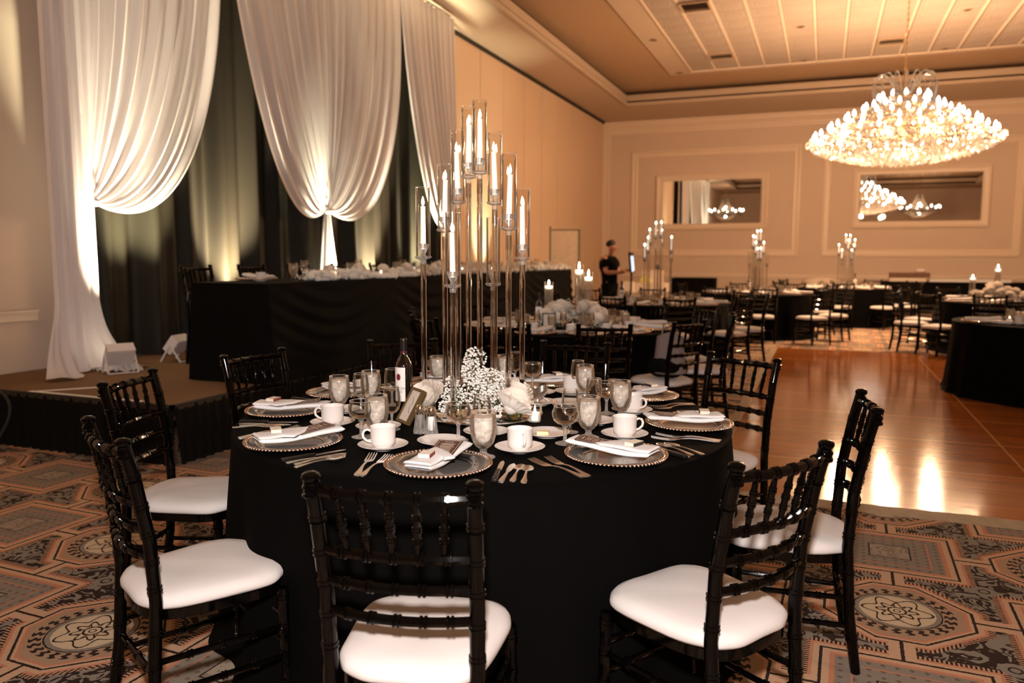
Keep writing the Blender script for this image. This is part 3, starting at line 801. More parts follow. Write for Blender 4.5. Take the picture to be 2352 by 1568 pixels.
def menu():
    t = empty('menu_card')
    MB().box(-.043, .043, -.07, .07, 0, .0008).obj('card', 'brown', t, smooth=None)
    mb = MB(); w, h, q = .0375, .0640, .0009
    for (a, b, c, d) in ((-w, w, h-.0012, h), (-w, w, -h, -h+.0012), (-w, -w+.0012, -h, h), (w-.0012, w, -h, h)): mb.box(a, b, c, d, .0008, .0011)
    mb.obj('printed_border', 'cream_ink', t, smooth=None)
    text('DINNER', .0085, 'cream_ink', t, (0, .050, .0010), (0, 0, 0), 'menu_heading', .0001)
    mb = MB()
    for k, (y, w) in enumerate(((.036, .026), (.029, .020), (.022, .024), (.012, .022), (.005, .027), (-.002, .018), (-.012, .025), (-.019, .021), (-.030, .023), (-.037, .026), (-.044, .019))): mb.box(-w, w, y-.0011, y+.0011, .0008, .0010)
    mb.obj('printed_lines', 'cream_ink', t, smooth=None)
    return t
def matchbox(dark=False):
    t = empty('matchbox')
    MB().box(-.0175, .0175, -.027, .027, 0, .011).obj('tray', 'matchtop', t, smooth=None)
    MB().box(-.018, .018, -.0265, .0265, .0112, .0118).obj('sleeve_top', 'matchtop', t, smooth=None)
    for q in (-1, 1): MB().box(min(.0176*q, .0183*q), max(.0176*q, .0183*q), -.0268, .0268, .0005, .0112).obj('striker_strip', 'matchdark' if dark else 'matchside', t, smooth=None)
    return t
def strip(mb, prof, th=.0016, cross=0):
    """flat cutlery piece: prof (y, halfwidth, z)"""
    vs = []; fs = []; n = len(prof)
    for y, w, z in prof: vs += [(-w, y, z), (0, y, z+cross), (w, y, z), (w, y, z-th), (0, y, z-th+cross), (-w, y, z-th)]
    for k in range(n-1):
        for i in range(6):
            j = (i+1) % 6; fs.append((6*k+i, 6*k+j, 6*k+6+j, 6*k+6+i))
    fs += [(5, 4, 3, 2, 1, 0), tuple(6*(n-1)+i for i in range(6))]
    return mb.add(vs, fs)
HND = [(-.105, .0005, .003), (-.103, .007, .003), (-.097, .0092, .0032), (-.085, .0088, .004), (-.065, .006, .006), (-.04, .0038, .0085), (-.015, .003, .0095), (.005, .003, .008)]
def fork():
    t = empty('dinner_fork'); mb = MB(); strip(mb, HND, .0026, .0012); mb.obj('handle', 'silver', t, smooth=50)
    mb = MB(); strip(mb, [(.003, .003, .0082), (.018, .0045, .0055), (.030, .0115, .004), (.045, .0125, .004)], .0018)
    for k in range(4):
        x = -.0105+k*.007; mb2 = MB(); strip(mb2, [(.044, .0021, .004), (.065, .0017, .0055), (.088, .0015, .0085), (.098, .0006, .0105)], .0018)
        mb.add([(a+x, b, c) for a, b, c in mb2.v], mb2.f)
    mb.obj('tines', 'silver', t, smooth=50); return t
def spoon():
    t = empty('teaspoon'); mb = MB(); strip(mb, HND, .0026, .0012); mb.obj('handle', 'silver', t, smooth=50)
    def fn(u, v):
        a = 2*PI*u; q = v; r = 1-q
        return (.0185*r*cos(a)*(1-.12*sin(a)), .036+.033*r*sin(a), .0085-.0075*(1-r*r)**.8)
    mb = MB().grid(fn, 28, 8, wrap=True)
    mb.add([(x*1.02, .036+(y-.036)*1.02, z-.0016) for x, y, z in mb.v], [tuple(reversed(f)) for f in mb.f])
    mb.obj('bowl', 'silver', t, smooth=80); return t
def knife():
    t = empty('steak_knife'); mb = MB(); mb.box(-.008, .008, -.115, 0, .0015, .013)
    mb.v = [(x*(1.15 if y < -.1 else .9), y, z) for x, y, z in mb.v]
    o = mb.obj('handle', 'blackplastic', t); bv = o.modifiers.new('b', 'BEVEL'); bv.width = .003; bv.segments = 2
    mb = MB(); strip(mb, [(-.002, .0075, .007), (.06, .0085, .007), (.095, .007, .007), (.112, .001, .007)], .0016); mb.obj('blade', 'silver', t); return t
def bknife():
    t = empty('butter_knife'); mb = MB(); strip(mb, [(-.105, .0005, .004), (-.103, .0075, .004), (-.09, .0092, .0045), (-.06, .0065, .0055), (-.03, .005, .0055), (-.005, .004, .0055)], .004, .0012); mb.obj('handle', 'silver', t, smooth=50)
    mb = MB(); strip(mb, [(-.006, .004, .0045), (.02, .0085, .0045), (.06, .0105, .0045), (.085, .0085, .0045), (.10, .001, .0045)], .0014); mb.obj('blade', 'silver', t); return t
def cup():
    t = empty('coffee_cup'); mb = MB()
    mb.lathe([(.018, .002), (.026, .0), (.027, .003), (.033, .009), (.0365, .017), (.0375, .03), (.0385, .068), (.0395, .072), (.0383, .0725), (.0368, .068), (.0355, .03), (.034, .018), (.028, .008), (1e-5, .006)], 40, caps=False); mb.obj('cup_body', 'china', t)
    pts = [(.036, 0, .056), (.046, 0, .062), (.056, 0, .058), (.0605, 0, .046), (.058, 0, .033), (.048, 0, .023), (.036, 0, .019)]
    P = [Vector(p) for p in pts]; mb = MB().tube(P, .0042, 8); mb.obj('cup_handle', 'china', t, smooth=80)
    return t
def saucer():
    return MB().lathe([(.030, .0), (.034, .0), (.036, .003), (.045, .0055), (.066, .0125), (.0675, .0145), (.066, .015), (.045, .0085), (.036, .0062), (.028, .0052), (1e-5, .005)], 44, caps=False).obj('saucer', 'china')
def bplate():
    return MB().lathe([(.040, .0), (.044, .0), (.046, .003), (.056, .0075), (.077, .0135), (.0785, .0155), (.077, .016), (.057, .0100), (.048, .0065), (1e-5, .006)], 44, caps=False).obj('bread_plate', 'china')
def glass(kind):
    t = empty({'W': 'water_goblet', 'N': 'wine_glass', 'C': 'coupe_glass'}[kind])
    if kind == 'W':
        st = [(.034, 0), (.0345, .0025), (.022, .007), (.011, .014), (.0095, .024), (.013, .030)]
        bowl = [(.013, .030), (.021, .036), (.030, .050), (.0365, .072), (.0395, .10), (.0375, .128), (.0345, .148)]
        fac = lambda a, k: 1+(.025*cos(a*10) if k < 4 else 0)
        wat = [(1e-5, .036), (.017, .039), (.0275, .051), (.034, .073), (.0370, .10), (.0352, .128), (.034, .134), (1e-5, .134)]
    elif kind == 'N':
        st = [(.030, 0), (.0305, .002), (.012, .006), (.0048, .014), (.0040, .045), (.0060, .062)]
        bowl = [(.006, .062), (.016, .066), (.027, .078), (.0325, .098), (.0320, .125), (.0270, .160)]
        fac = None; wat = None
    else:
        st = [(.033, 0), (.0335, .002), (.013, .006), (.006, .014), (.0055, .05), (.012, .066)]
        bowl = [(.012, .066), (.026, .070), (.038, .080), (.0435, .095), (.044, .110), (.0385, .122), (.0375, .130)]
        fac = None; wat = None
    mb = MB().lathe(st, 24, caps=True); mb.obj('stem_and_foot', 'thickglass', t, smooth=50)
    mb = MB().lathe(bowl, 32, caps=False, fac=fac); mb.obj('bowl', 'glass', t, smooth=60)
    r, z = bowl[-1]
    MB().lathe([(r-.0012, z-.001), (r-.0006, z+.0012), (r+.0006, z+.0012), (r+.0012, z-.001)], 32, caps=False).obj('rim', 'thickglass', t)
    if wat: MB().lathe(wat, 28, caps=False, fac=(lambda a, k: 1+(.015*cos(a*10) if 0 < k < 4 else 0))).obj('ice_water', 'icewater', t, smooth=50)
    return t
P = {}
P['charger'] = Proto(charger(), 'charger plate'); P['napkin'] = Proto(napkin(), 'napkin'); P['menu'] = Proto(menu(), 'menu card')
P['match'] = Proto(matchbox(), 'matchbox'); P['matchd'] = Proto(matchbox(True), 'matchbox')
P['fork'] = Proto(fork(), 'fork'); P['spoon'] = Proto(spoon(), 'spoon'); P['knife'] = Proto(knife(), 'knife'); P['bknife'] = Proto(bknife(), 'knife')
P['cup'] = Proto(cup(), 'cup'); P['saucer'] = Proto(saucer(), 'saucer'); P['plate'] = Proto(bplate(), 'plate')
for k in 'WNC': P[k] = Proto(glass(k), 'glass')

# place settings round the nearest table ---------------------------------------------------
SEATS = [(-76.4, 'front centre'), (-35.2, 'front right'), (7.5, 'right-hand'), (51, 'back right'), (91.5, 'far middle'), (131.5, 'far left'), (167.3, 'rear left'), (-161, 'left'), (-119.9, 'front left')]
GN = 'near table '
def loc(a, rad, side, z=0):
    o = (cos(a), sin(a)); r_ = (-sin(a), cos(a)); rad = .813+(rad-.862)*.9; side *= .915
    return (C0[0]+o[0]*rad+r_[0]*side, C0[1]+o[1]*rad+r_[1]*side, TZ+z)
naprot = [-14, 24, 18, 8, -40, 0, -12, -2, -6]
for i, (deg, nm) in enumerate(SEATS):
    a = R(deg); up = a+PI/2       # +Y of an item points to the table centre
    w = "at the nearest table's %s setting" % nm
    P['charger'].put(loc(a, .862, 0), up, 'beaded-rim glass charger plate '+w, GN+'chargers', scale=.935)
    nr = R(naprot[i]); nz = .024
    pos = loc(a, .862-.025, 0, nz)
    P['napkin'].put(pos, up+nr, 'white folded linen napkin '+w, GN+'napkins', scale=.94)
    th = up+nr
    def rel(dx, dy, dz=0): dx *= .94; dy *= .94; return (pos[0]+dx*cos(th)-dy*sin(th), pos[1]+dx*sin(th)+dy*cos(th), pos[2]+dz*.95)
    P['menu'].put(rel(-.006, .052, .0285), 0, 'brown dinner menu card tucked in the napkin '+w, GN+'menu cards', tilt=(R(6.5), 0, th+R(10)), scale=.94)
    (P['matchd'] if i in (1, 3, 4) else P['match']).put(rel(-.004, -.085, .032), th+R(78 if i != 0 else 10), ('dark-sided cream matchbox ' if i in (1, 3, 4) else 'red-sided cream matchbox ')+'on the napkin '+w, GN+'matchboxes')
    P['fork'].put(loc(a, .85, -.255), up+R(6), 'outer silver fork left of the charger '+w, GN+'forks', scale=1.18)
    P['fork'].put(loc(a, .86, -.215, .001), up+R(-4), 'inner silver fork left of the charger '+w, GN+'forks', scale=1.14)
    P['knife'].put(loc(a, .87, .205), up+R(2), 'black-handled steak knife right of the charger '+w, GN+'steak knives')
    P['bknife'].put(loc(a, .875, .235), up+R(-3), 'silver dinner knife right of the charger '+w, GN+'dinner knives')
    P['spoon'].put(loc(a, .86, .268), up+R(-2), 'inner teaspoon right of the charger '+w, GN+'teaspoons')
    P['spoon'].put(loc(a, .875, .298, .001), up+R(2), 'outer teaspoon right of the charger '+w, GN+'teaspoons')
def rl(dx, dy, z=0): return (C0[0]+.949*dx-.0186*dy-.024, C0[1]-.031*dx+.993*dy+.033, TZ+z)
def ang(d): return R(d)
cups = [(.373, -.507, -55, 'front centre'), (.672, -.164, 30, 'front right'), (.60, .291, -20, 'right-hand'), (.221, .620, 20, 'back right'), (-.19, .692, 0, 'far middle'), (-.478, -.429, 200, 'left'), (-.094, -.665, 215, 'front left'), (-.70, .13, 205, 'rear left'), (-.47, .74, 10, 'far left')]
for x, y, d, nm in cups:
    P['saucer'].put(rl(x, y), 0, 'white saucer under the coffee cup of the %s setting on the nearest table' % nm, GN+'saucers', scale=1.26)
    P['cup'].put(rl(x, y, .0072), R(d), 'white coffee cup at the %s setting of the nearest table' % nm, GN+'coffee cups', scale=(1.12, 1.12, .98))
plates = [(.07, -.525, 'partly under the napkin tip of the front centre setting'), (.389, -.259, 'with a pat of butter, beside the front centre coffee cup'), (.50, .02, 'behind the goblets of the front right setting'),
          (.065, .536, 'under the far sauce spoon behind the silver sauce boat'), (.150, .300, 'holding the silver sauce boat'), (.285, .345, 'empty, right of the silver sauce boat'), (-.269, -.416, 'behind the front left coffee cup'), (.165, -.330, 'behind the front centre water goblet'), (-.60, -.20, 'behind the left coffee cup')]
for x, y, nm in plates: P['plate'].put(rl(x, y), 0, 'small white bread plate '+nm, GN+'bread plates', scale=1.08)
MBt = MB().box(-.021, .021, -.014, .014, 0, .011); bt = tag(MBt.obj('butter_pat', 'butter'), 'pale yellow butter pat on the white plate right of the front coffee cup', 'butter'); bt.location = rl(.375, -.262, .0068); bt.rotation_euler = (0, 0, .2)
gl = [('W', .287, -.634, 'of ice water at the front centre setting, foot by the charger rim'), ('W', .545, -.224, 'of ice water at the front right setting, behind the napkin'), ('W', .575, .175, 'of ice water at the right-hand setting'),
      ('W', .305, .560, 'of ice water at the back right setting'), ('W', -.193, .74, 'of ice water behind the candelabra, right side'), ('W', -.508, .561, 'of ice water behind the left cream rose'), ('W', -.56, -.012, 'of ice water, tallest of the left group, near the wine bottle'),
      ('W', -.610, -.191, 'of ice water in front of the left coffee cup handle'), ('W', -.213, -.516, 'of ice water behind the front left coffee cup'),
      ('C', .105, -.455, 'with a low wide bowl behind the front centre napkin'), ('C', .490, -.345, 'with a low wide bowl at the front right setting'), ('C', .001, .639, 'with a low wide bowl in front of the far middle napkin'), ('C', -.259, -.553, 'with a low wide bowl in front of the left coffee cup'), ('C', .50, .225, 'with a low wide bowl behind the right-hand goblet'),
      ('N', .190, -.428, 'empty behind the front centre water goblet'), ('N', .455, -.170, 'empty, behind the coupe at the front right setting'), ('N', .47, .12, 'empty beside the right-hand goblet'), ('N', .250, .621, 'empty at the back right setting'), ('N', -.157, .80, 'empty behind the candelabra rods'),
      ('N', -.495, .66, 'empty, far left side behind the cream rose'), ('N', -.518, -.159, 'empty in the left group, in front of the tallest goblet'), ('N', -.466, .019, 'empty, touching the wine bottle label'), ('N', -.216, -.40, 'empty, beside the leaning bronze frame')]
nmk = {'W': 'short-stemmed goblet ', 'C': 'clear coupe glass ', 'N': 'tulip wine glass '}
for k, x, y, lab in gl: P[k].put(rl(x, y), R(x*900), nmk[k]+lab, GN+{'W': 'water goblets', 'C': 'coupe glasses', 'N': 'wine glasses'}[k], scale={'W': (1.12, 1.12, 1.01), 'C': (1.05, 1.05, 1.02), 'N': (1.02, 1.02, 1.0)}[k])

# wine bottle ------------------------------------------------------------------------------
def bottle(detail=True):
    t = empty('wine_bottle')
    MB().lathe([(1e-5, .006), (.030, 0), (.0365, .004), (.0378, .015), (.0378, .190), (.035, .205), (.026, .222), (.0165, .238), (.0143, .252), (.0140, .268)], 36, caps=False).obj('bottle_glass', 'bottleglass', t, smooth=60)
    MB().lathe([(.0148, .252), (.0150, .255), (.0148, .30), (.0152, .305), (.0152, .312), (.0140, .314), (1e-5, .3145)], 24).obj('foil_capsule', 'foil', t)
    MB().lathe([(.0151, .2525), (.0153, .2535), (.0153, .2560), (.0151, .2570)], 24, caps=False).obj('neck_ring', 'maroon', t)
    # curved label
    vs = []; fs = []; n = 14; h0, h1 = .036, .188; r = .0384; aw = R(50)
    for i in range(n+1):
        a = -aw+2*aw*i/n; vs += [(r*sin(a), -r*cos(a), h0), (r*sin(a), -r*cos(a), h1)]
    fs = [(2*i, 2*i+2, 2*i+3, 2*i+1) for i in range(n)]
    MB().add(vs, fs).obj('paper_label', 'label', t)
    def wrap(o, rr):
        for v in o.data.vertices:
            x, z = v.co.x, v.co.y; v.co = (rr*sin(x/rr), -rr*cos(x/rr), z)
    if detail:
        vs = [(.002+.0115*cos(2*PI*i/24), .145+.0150*sin(2*PI*i/24), 0) for i in range(24)]
        o = MB().add(vs, [tuple(range(24))]).obj('label_oval', 'maroon', t, smooth=None); wrap(o, .0400)
        for tx, z in (('CANYON', .094), ('ROAD', .079)):
            o = text(tx, .0160, 'ink', t, (0, 0, 0), (0, 0, 0), 'label_lettering', 0)
            for v in o.data.vertices: v.co.y += z
            wrap(o, .0400)
        mb = MB()
        for z, w in ((.064, .013), (.058, .017), (.051, .010)): mb.box(-w, w, z-.0006, z+.0006, 0, .0001)
        o = mb.obj('label_small_print', 'ink', t, smooth=None); wrap(o, .0400)
    return t
WB = Proto(bottle(), 'bottle')
WB.put(rl(-.385, -.01), R(-12), 'dark red wine bottle with a white label on the nearest table', 'wine bottles', scale=.95)
# salt and pepper
def shaker(fill, nm):
    t = empty(nm)
    def fc(a, k): return 1+(.10*cos(a*6) if k < 4 else 0)
    MB().lathe([(.0225, 0), (.0235, .004), (.0200, .022), (.0180, .040), (.0160, .060), (.0150, .066)], 36, fac=fc).obj('glass_body', 'thickglass', t, smooth=40)
    MB().lathe([(.0100, .016), (.0118, .020), (.0125, .058), (.011, .063)], 20).obj('contents', fill, t)
    MB().lathe([(.0165, .064), (.0168, .068), (.0165, .080), (.0135, .090), (.008, .0935), (1e-5, .0945)], 24, caps=False).obj('chrome_cap', 'chrome', t)
    return t
t = tag(shaker('pepper', 'pepper_shaker'), 'chrome-capped faceted glass pepper shaker, left of the salt', 'shaker'); t.location = rl(-.085, -.405); t.scale = (1.12,)*3
t = tag(shaker('salt', 'salt_shaker'), 'chrome-capped faceted glass salt shaker beside the leaning frame', 'shaker'); t.location = rl(-.028, -.420); t.scale = (1.12,)*3
# sauce boat + spoon
t = tag(empty('sauce_boat', rl(.150, .300, .0085), R(-40)), 'brushed silver sauce boat on a small plate behind the votive', 'sauce boat')
def sb(u, v):
    a = 2*PI*u; r = .010+.030*min(1, (v/.55))**.7; lift = .050*v+(.022*max(0, cos(a))**3*v)
    return (r*(1.55 if cos(a) > 0 else 1.2)*cos(a), r*.85*sin(a), .016+lift)
MB().grid(sb, 36, 12, wrap=True).obj('boat_body', 'silver', t, smooth=80)
MB().lathe([(.020, 0), (.021, .003), (.010, .007), (.008, .014), (.011, .018)], 24).obj('pedestal', 'silver', t)
MB().tube([(-.036, 0, .062), (-.056, 0, .064), (-.060, 0, .045), (-.045, 0, .030)], .003, 8).obj('boat_handle', 'silver', t)
P['spoon'].put(rl(.165, .305, .050), 0, 'silver spoon standing in the sauce boat on the nearest table', GN+'teaspoons', scale=.8, tilt=(R(140), 0, R(-70)))
# leaning bronze frame
t = tag(empty('leaning_frame', rl(-.235, -.285, .0)), 'bronze-edged table sign frame leaning beside the wine bottle', 'sign')
t.rotation_euler = (0, 0, R(-38)); t.scale = (.95,)*3
T = Matrix.Rotation(R(-30), 4, 'X')
mb = MB()
for (a, b, c, d) in ((-.055, .055, 0, .012), (-.055, .055, .143, .155), (-.055, -.043, .012, .143), (.043, .055, .012, .143)): mb.box(a, b, -.009, .009, c, d, T)
mb.obj('frame_border', 'bronze', t)
MB().box(-.043, .043, -.004, -.001, .012, .143, T).obj('sign_sheet', 'photo', t, smooth=None)
MB().box(-.0545, .0545, .0092, .0115, .001, .154, T).obj('frame_back', 'blackplastic', t, smooth=None)
mb = MB(); mb.tube([(.02, -.0045, .045), (.0, -.0045, .07), (.012, -.0045, .09), (-.004, -.0045, .115)], .0012, 5, T); mb.obj('drawn_line', 'ink', t)
mb = MB(); mb.add([(-.018, .050, .075), (.018, .050, .075), (.024, .115, .002), (-.024, .115, .002), (-.018, .053, .075), (.018, .053, .075), (.024, .118, .002), (-.024, .118, .002)], [(0,1,2,3),(4,7,6,5),(0,4,5,1),(1,5,6,2),(2,6,7,3),(3,7,4,0)]); mb.obj('easel_strut', 'blackplastic', t, smooth=None)
# ------------------------------------------------------------------ glass candelabra
ARMS = [(-.229,-.069,1.682,1.404), (-.179,.026,1.780,1.515), (-.145,.082,1.922,1.633), (-.071,.026,2.002,1.729), (0,-.022,2.016,1.739),
        (.025,.074,1.906,1.625), (.141,-.063,1.799,1.517), (.159,.041,1.675,1.402), (-.053,-.161,1.574,1.295), (-.016,.155,1.568,1.291)]
def candelabra(full=True):
    t = empty('glass_candelabra')
    MB().lathe([(.245, 0), (.25, .002), (.25, .009), (.247, .011), (1e-5, .011)], 56).obj('mirror_base', 'mirror', t)
    n = 14 if full else 8
    for i, (dx, dy, zt, zb) in enumerate(ARMS):
        zt -= TZ; zb -= TZ
        if full:
            rod = MB().tube([(dx, dy, .011), (dx, dy, zb-.028)], .0115, 12).obj('crystal_rod', 'rodglass', t)
            MB().lathe([(.0095, -.085), (.010, -.03), (.012, -.026), (.012, -.01)], 16, (dx, dy, zb-.0)).obj('rod_collar', 'thickglass', rod)
            MB().lathe([(.010, -.012), (.030, -.006), (.034, 0), (.033, .003), (.012, .004)], 28, (dx, dy, zb)).obj('drip_dish', 'thickglass', rod)
            MB().lathe([(.012, .004), (.009, .012), (.014, .022), (.022, .040), (.025, .052), (.022, .053), (.0125, .036)], 20, (dx, dy, zb), fac=lambda a, k: 1+.08*cos(a*6)).obj('candle_cup', 'thickglass', rod)
        else:
            rod = MB().tube([(dx, dy, .011), (dx, dy, zb-.01)], .012, 8).obj('crystal_rod', 'thinrod', t)
            MB().lathe([(.010, -.03), (.034, 0), (.012, .004), (.022, .04)], 12, (dx, dy, zb)).obj('drip_dish', 'crystal', rod)
        MB().lathe([(.0295, .003), (.0295, zt-zb)], 32 if full else 14, (dx, dy, zb), caps=False).obj('glass_chimney', 'glass', rod)
        if full: MB().lathe([(.0286, -.0006), (.0291, .0008), (.0301, .0008), (.0303, -.0006)], 32, (dx, dy, zt), caps=False).obj('chimney_rim', 'thickglass', rod)
        if i < 9 and (full or i != 8):
            lean = .006*sin(i*2.3)
            c = MB().tube([(dx, dy, zb+.03), (dx+lean*.5, dy, zb+.12), (dx+lean, dy, zb+.203)], [.0115, .0105, .0095], 14).obj('taper_candle', 'candlelit', rod)
            fx = dx+lean
            MB().lathe([(1e-5, .206), (.0050, .212), (.0062, .219), (.0042, .230), (1e-5, .243)], 10, (fx, dy, zb), caps=False).obj('flame', 'flame', rod)
    return t
# even emission over the whole wax stands in for candlelight glowing through it
def litwax():
    m, nt, out = mat('lit_taper_wax')
    b = nt.nodes.new('ShaderNodeBsdfPrincipled'); b.inputs['Base Color'].default_value = (.92, .89, .85, 1); b.inputs['Roughness'].default_value = .4
    b.inputs['Subsurface Weight'].default_value = .3; b.inputs['Subsurface Scale'].default_value = .02
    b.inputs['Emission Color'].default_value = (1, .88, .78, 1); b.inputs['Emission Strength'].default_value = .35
    nt.links.new(b.outputs[0], out.inputs[0]); return m
M['candlelit'] = litwax()
M['thinrod'] = thinglass('rod_glass_far', tint=(.80, .72, .62), refl=1.0, edge=.5, haze=.12, hazecol=(.9, .8, .7))
tag(candelabra(True), 'tall ten-armed glass candelabra with lit tapers on the table nearest the camera', 'candelabra').location = rl(0, 0)
FC = Proto(candelabra(False), 'candelabra')
T3, T4, T5, T2, T6, T7 = (-2.14, 11.1), (-1.10, 14.85), (.42, 18.1), (-2.17, 6.95), (2.55, 13.6), (2.22, 9.35)
FC.put((*T3, TZ), .3, 'tall glass candelabra with lit tapers nearest the standing person, in front of the left mirror', 'distant candelabra', scale=(.98, .98, .94))
FC.put((*T4, TZ), 1.5, 'tall glass candelabra with lit tapers under the right end of the left mirror', 'distant candelabra', scale=(.98, .98, .93))
FC.put((*T5, TZ), 3.9, 'tall glass candelabra with lit tapers farthest away, between the two mirrors', 'distant candelabra', scale=(.98, .98, .93))

# ------------------------------------------------------------------ flowers and votives
def rose_mesh(r=.055, seed=1, name='cream_rose'):
    rnd = random.Random(seed); mb = MB()
    for ring, (n, rr, h, op) in enumerate(((3, .16, .98, .02), (4, .28, 1.0, .05), (5, .42, .98, .10), (6, .56, .92, .20), (7, .70, .82, .34), (8, .84, .66, .52), (9, .98, .46, .74))):
        for i in range(n):
            a0 = 2*PI*i/n+ring*1.1+rnd.uniform(-.1, .1); w = 2*PI/n*1.5
            def fn(u, v, a0=a0, w=w, rr=rr, h=h, op=op):
                a = a0+(u-.5)*w; e = 1-.22*(abs(u-.5)*2)**2.5
                z = r*(-.50+1.18*h*v*e-.12*op*max(0, v-.7)/.3)
                q = r*(.25+(rr-.10)*v**.55*.85+op*.22*max(0, v-.6)**1.3*2)
                q *= 1+.025*sin(u*9+ring)
                return (q*cos(a), q*sin(a), z)
            mb.grid(fn, 9, 7)
    mb.sphere((0, 0, -.38*r), r*.42, 12, 6, .8)
    return mb
ROSES = [rose_mesh(.058, s) for s in (1, 2)]
rp = []
for k in range(2):
    o = ROSES[k].obj('cream_rose', 'rose', None, smooth=80); rp.append(Proto(o, 'flower'))
rz = [(-.21, -.13, .085, 'at the left of the candelabra foot, behind the shakers', (R(35), R(-25), 0)), (.155, .015, .10, 'upper of the right-hand pair behind the candelabra rods', (R(20), R(20), 1)),
      (.190, -.095, .080, 'in the small glass vase beside the votive candle', (R(30), R(25), 2)), (-.02, .19, .09, 'behind the candelabra foot, mostly hidden by small white blooms', (0, R(5), 2))]
for i, (x, y, z, nm, tl) in enumerate(rz): rp[i % 2].put(rl(x, y, z), 0, 'large cream rose '+nm, 'cream roses', tilt=tl, scale=1.30)
def budvase():
    t = empty('bud_vase')
    MB().lathe([(.020, .001), (.030, .004), (.036, .020), (.034, .038), (.026, .055), (.027, .062)], 24, caps=False).obj('glass_bowl', 'glass', t)
    MB().lathe([(1e-5, .005), (.027, .006), (.034, .020), (.0325, .036)], 20).obj('vase_water', 'thinwater', t)
    for k in range(4): MB().tube([(.012*cos(k*2), .012*sin(k*2), .008), (.004*cos(k*2+1), .004*sin(k*2+1), .062)], .0022, 5).obj('stem', 'stem', t)
    return t
M['thinwater'] = thinglass('vase_water', tint=(.80, .84, .66), refl=.4)
BV = Proto(budvase(), 'vase')
BV.put(rl(.190, -.095, .011), 0, 'small round glass vase holding the cream rose beside the votive', 'bud vases')
BV.put(rl(-.205, -.125, .011), 0, 'small round glass vase under the left cream rose behind the shakers', 'bud vases')
def baby(cloud, nfl, seed, name):
    """cloud = list of (x,y,z,r); tiny balls of bloom plus thin stems"""
    rnd = random.Random(seed); mb = MB(); ico = []
    for c in cloud:
        for k in range(int(nfl*c[4])):
            u = rnd.gauss(0, 1), rnd.gauss(0, 1), rnd.gauss(0, 1); L = math.sqrt(sum(q*q for q in u)) or 1
            rr = c[3]*rnd.uniform(.35, 1)**.5
            p = (c[0]+u[0]/L*rr, c[1]+u[1]/L*rr, max(.02, c[2]+u[2]/L*rr*.9)); s = rnd.uniform(.0042, .0070)
            mb.cur = 0; mb.sphere(p, s, 6, 4, rnd.uniform(.6, 1))
            if k % 5 == 0:
                mb.cur = 1; mb.tube([(c[0]*.7, c[1]*.7, max(.01, c[2]-c[3])), p], .0006, 3, caps=False)
    return mb.obj(name, ['flower', 'stem'], None, smooth=80)
cl = [(-.03, -.01, .24, .055, 1.0), (-.02, -.04, .18, .06, 1.1), (.05, -.03, .15, .06, 1.1), (.10, -.02, .12, .05, .8), (-.02, -.07, .11, .07, 1.2), (.03, -.10, .08, .075, 1.3), (.10, -.11, .07, .06, 1.1), (-.10, -.09, .07, .06, .9), (-.13, -.05, .12, .04, .5),
      (.02, .08, .12, .08, 1.0), (-.06, .05, .16, .06, .7), (.12, .05, .10, .05, .6), (.13, -.17, .03, .035, .5), (-.10, -.15, .04, .04, .6)]
bb = baby(cl, 115, 3, 'gypsophila_blooms'); bb.location = rl(0, 0, .012); bb.scale = (.93,)*3; tag(bb, "mass of tiny white baby's breath blooms at the foot of the near candelabra", 'flowers', None, 'stuff')
def votive():
    t = empty('votive_candle')
    MB().lathe([(1e-5, .003), (.022, .001), (.0245, .006), (.027, .066)], 28, caps=False).obj('glass_holder', 'glass', t)
    MB().lathe([(.0262, .065), (.0268, .0672), (.0278, .0672), (.0278, .065)], 28, caps=False).obj('holder_rim', 'thickglass', t)
    MB().lathe([(1e-5, .006), (.0205, .006), (.0215, .036), (.018, .037), (1e-5, .036)], 24).obj('wax', 'candlelit', t)
    MB().lathe([(1e-5, .037), (.0035, .042), (.0042, .047), (.0028, .055), (1e-5, .062)], 8, caps=False).obj('flame', 'flame', t)
    return t
VT = Proto(votive(), 'candle')
VT.put(rl(.262, -.045, .0), 0, 'lit votive candle in a clear glass at the right of the near centrepiece', 'votive candles')
VT.put(rl(-.08, .30, .0), 0, 'lit votive candle in a clear glass behind the near candelabra', 'votive candles')

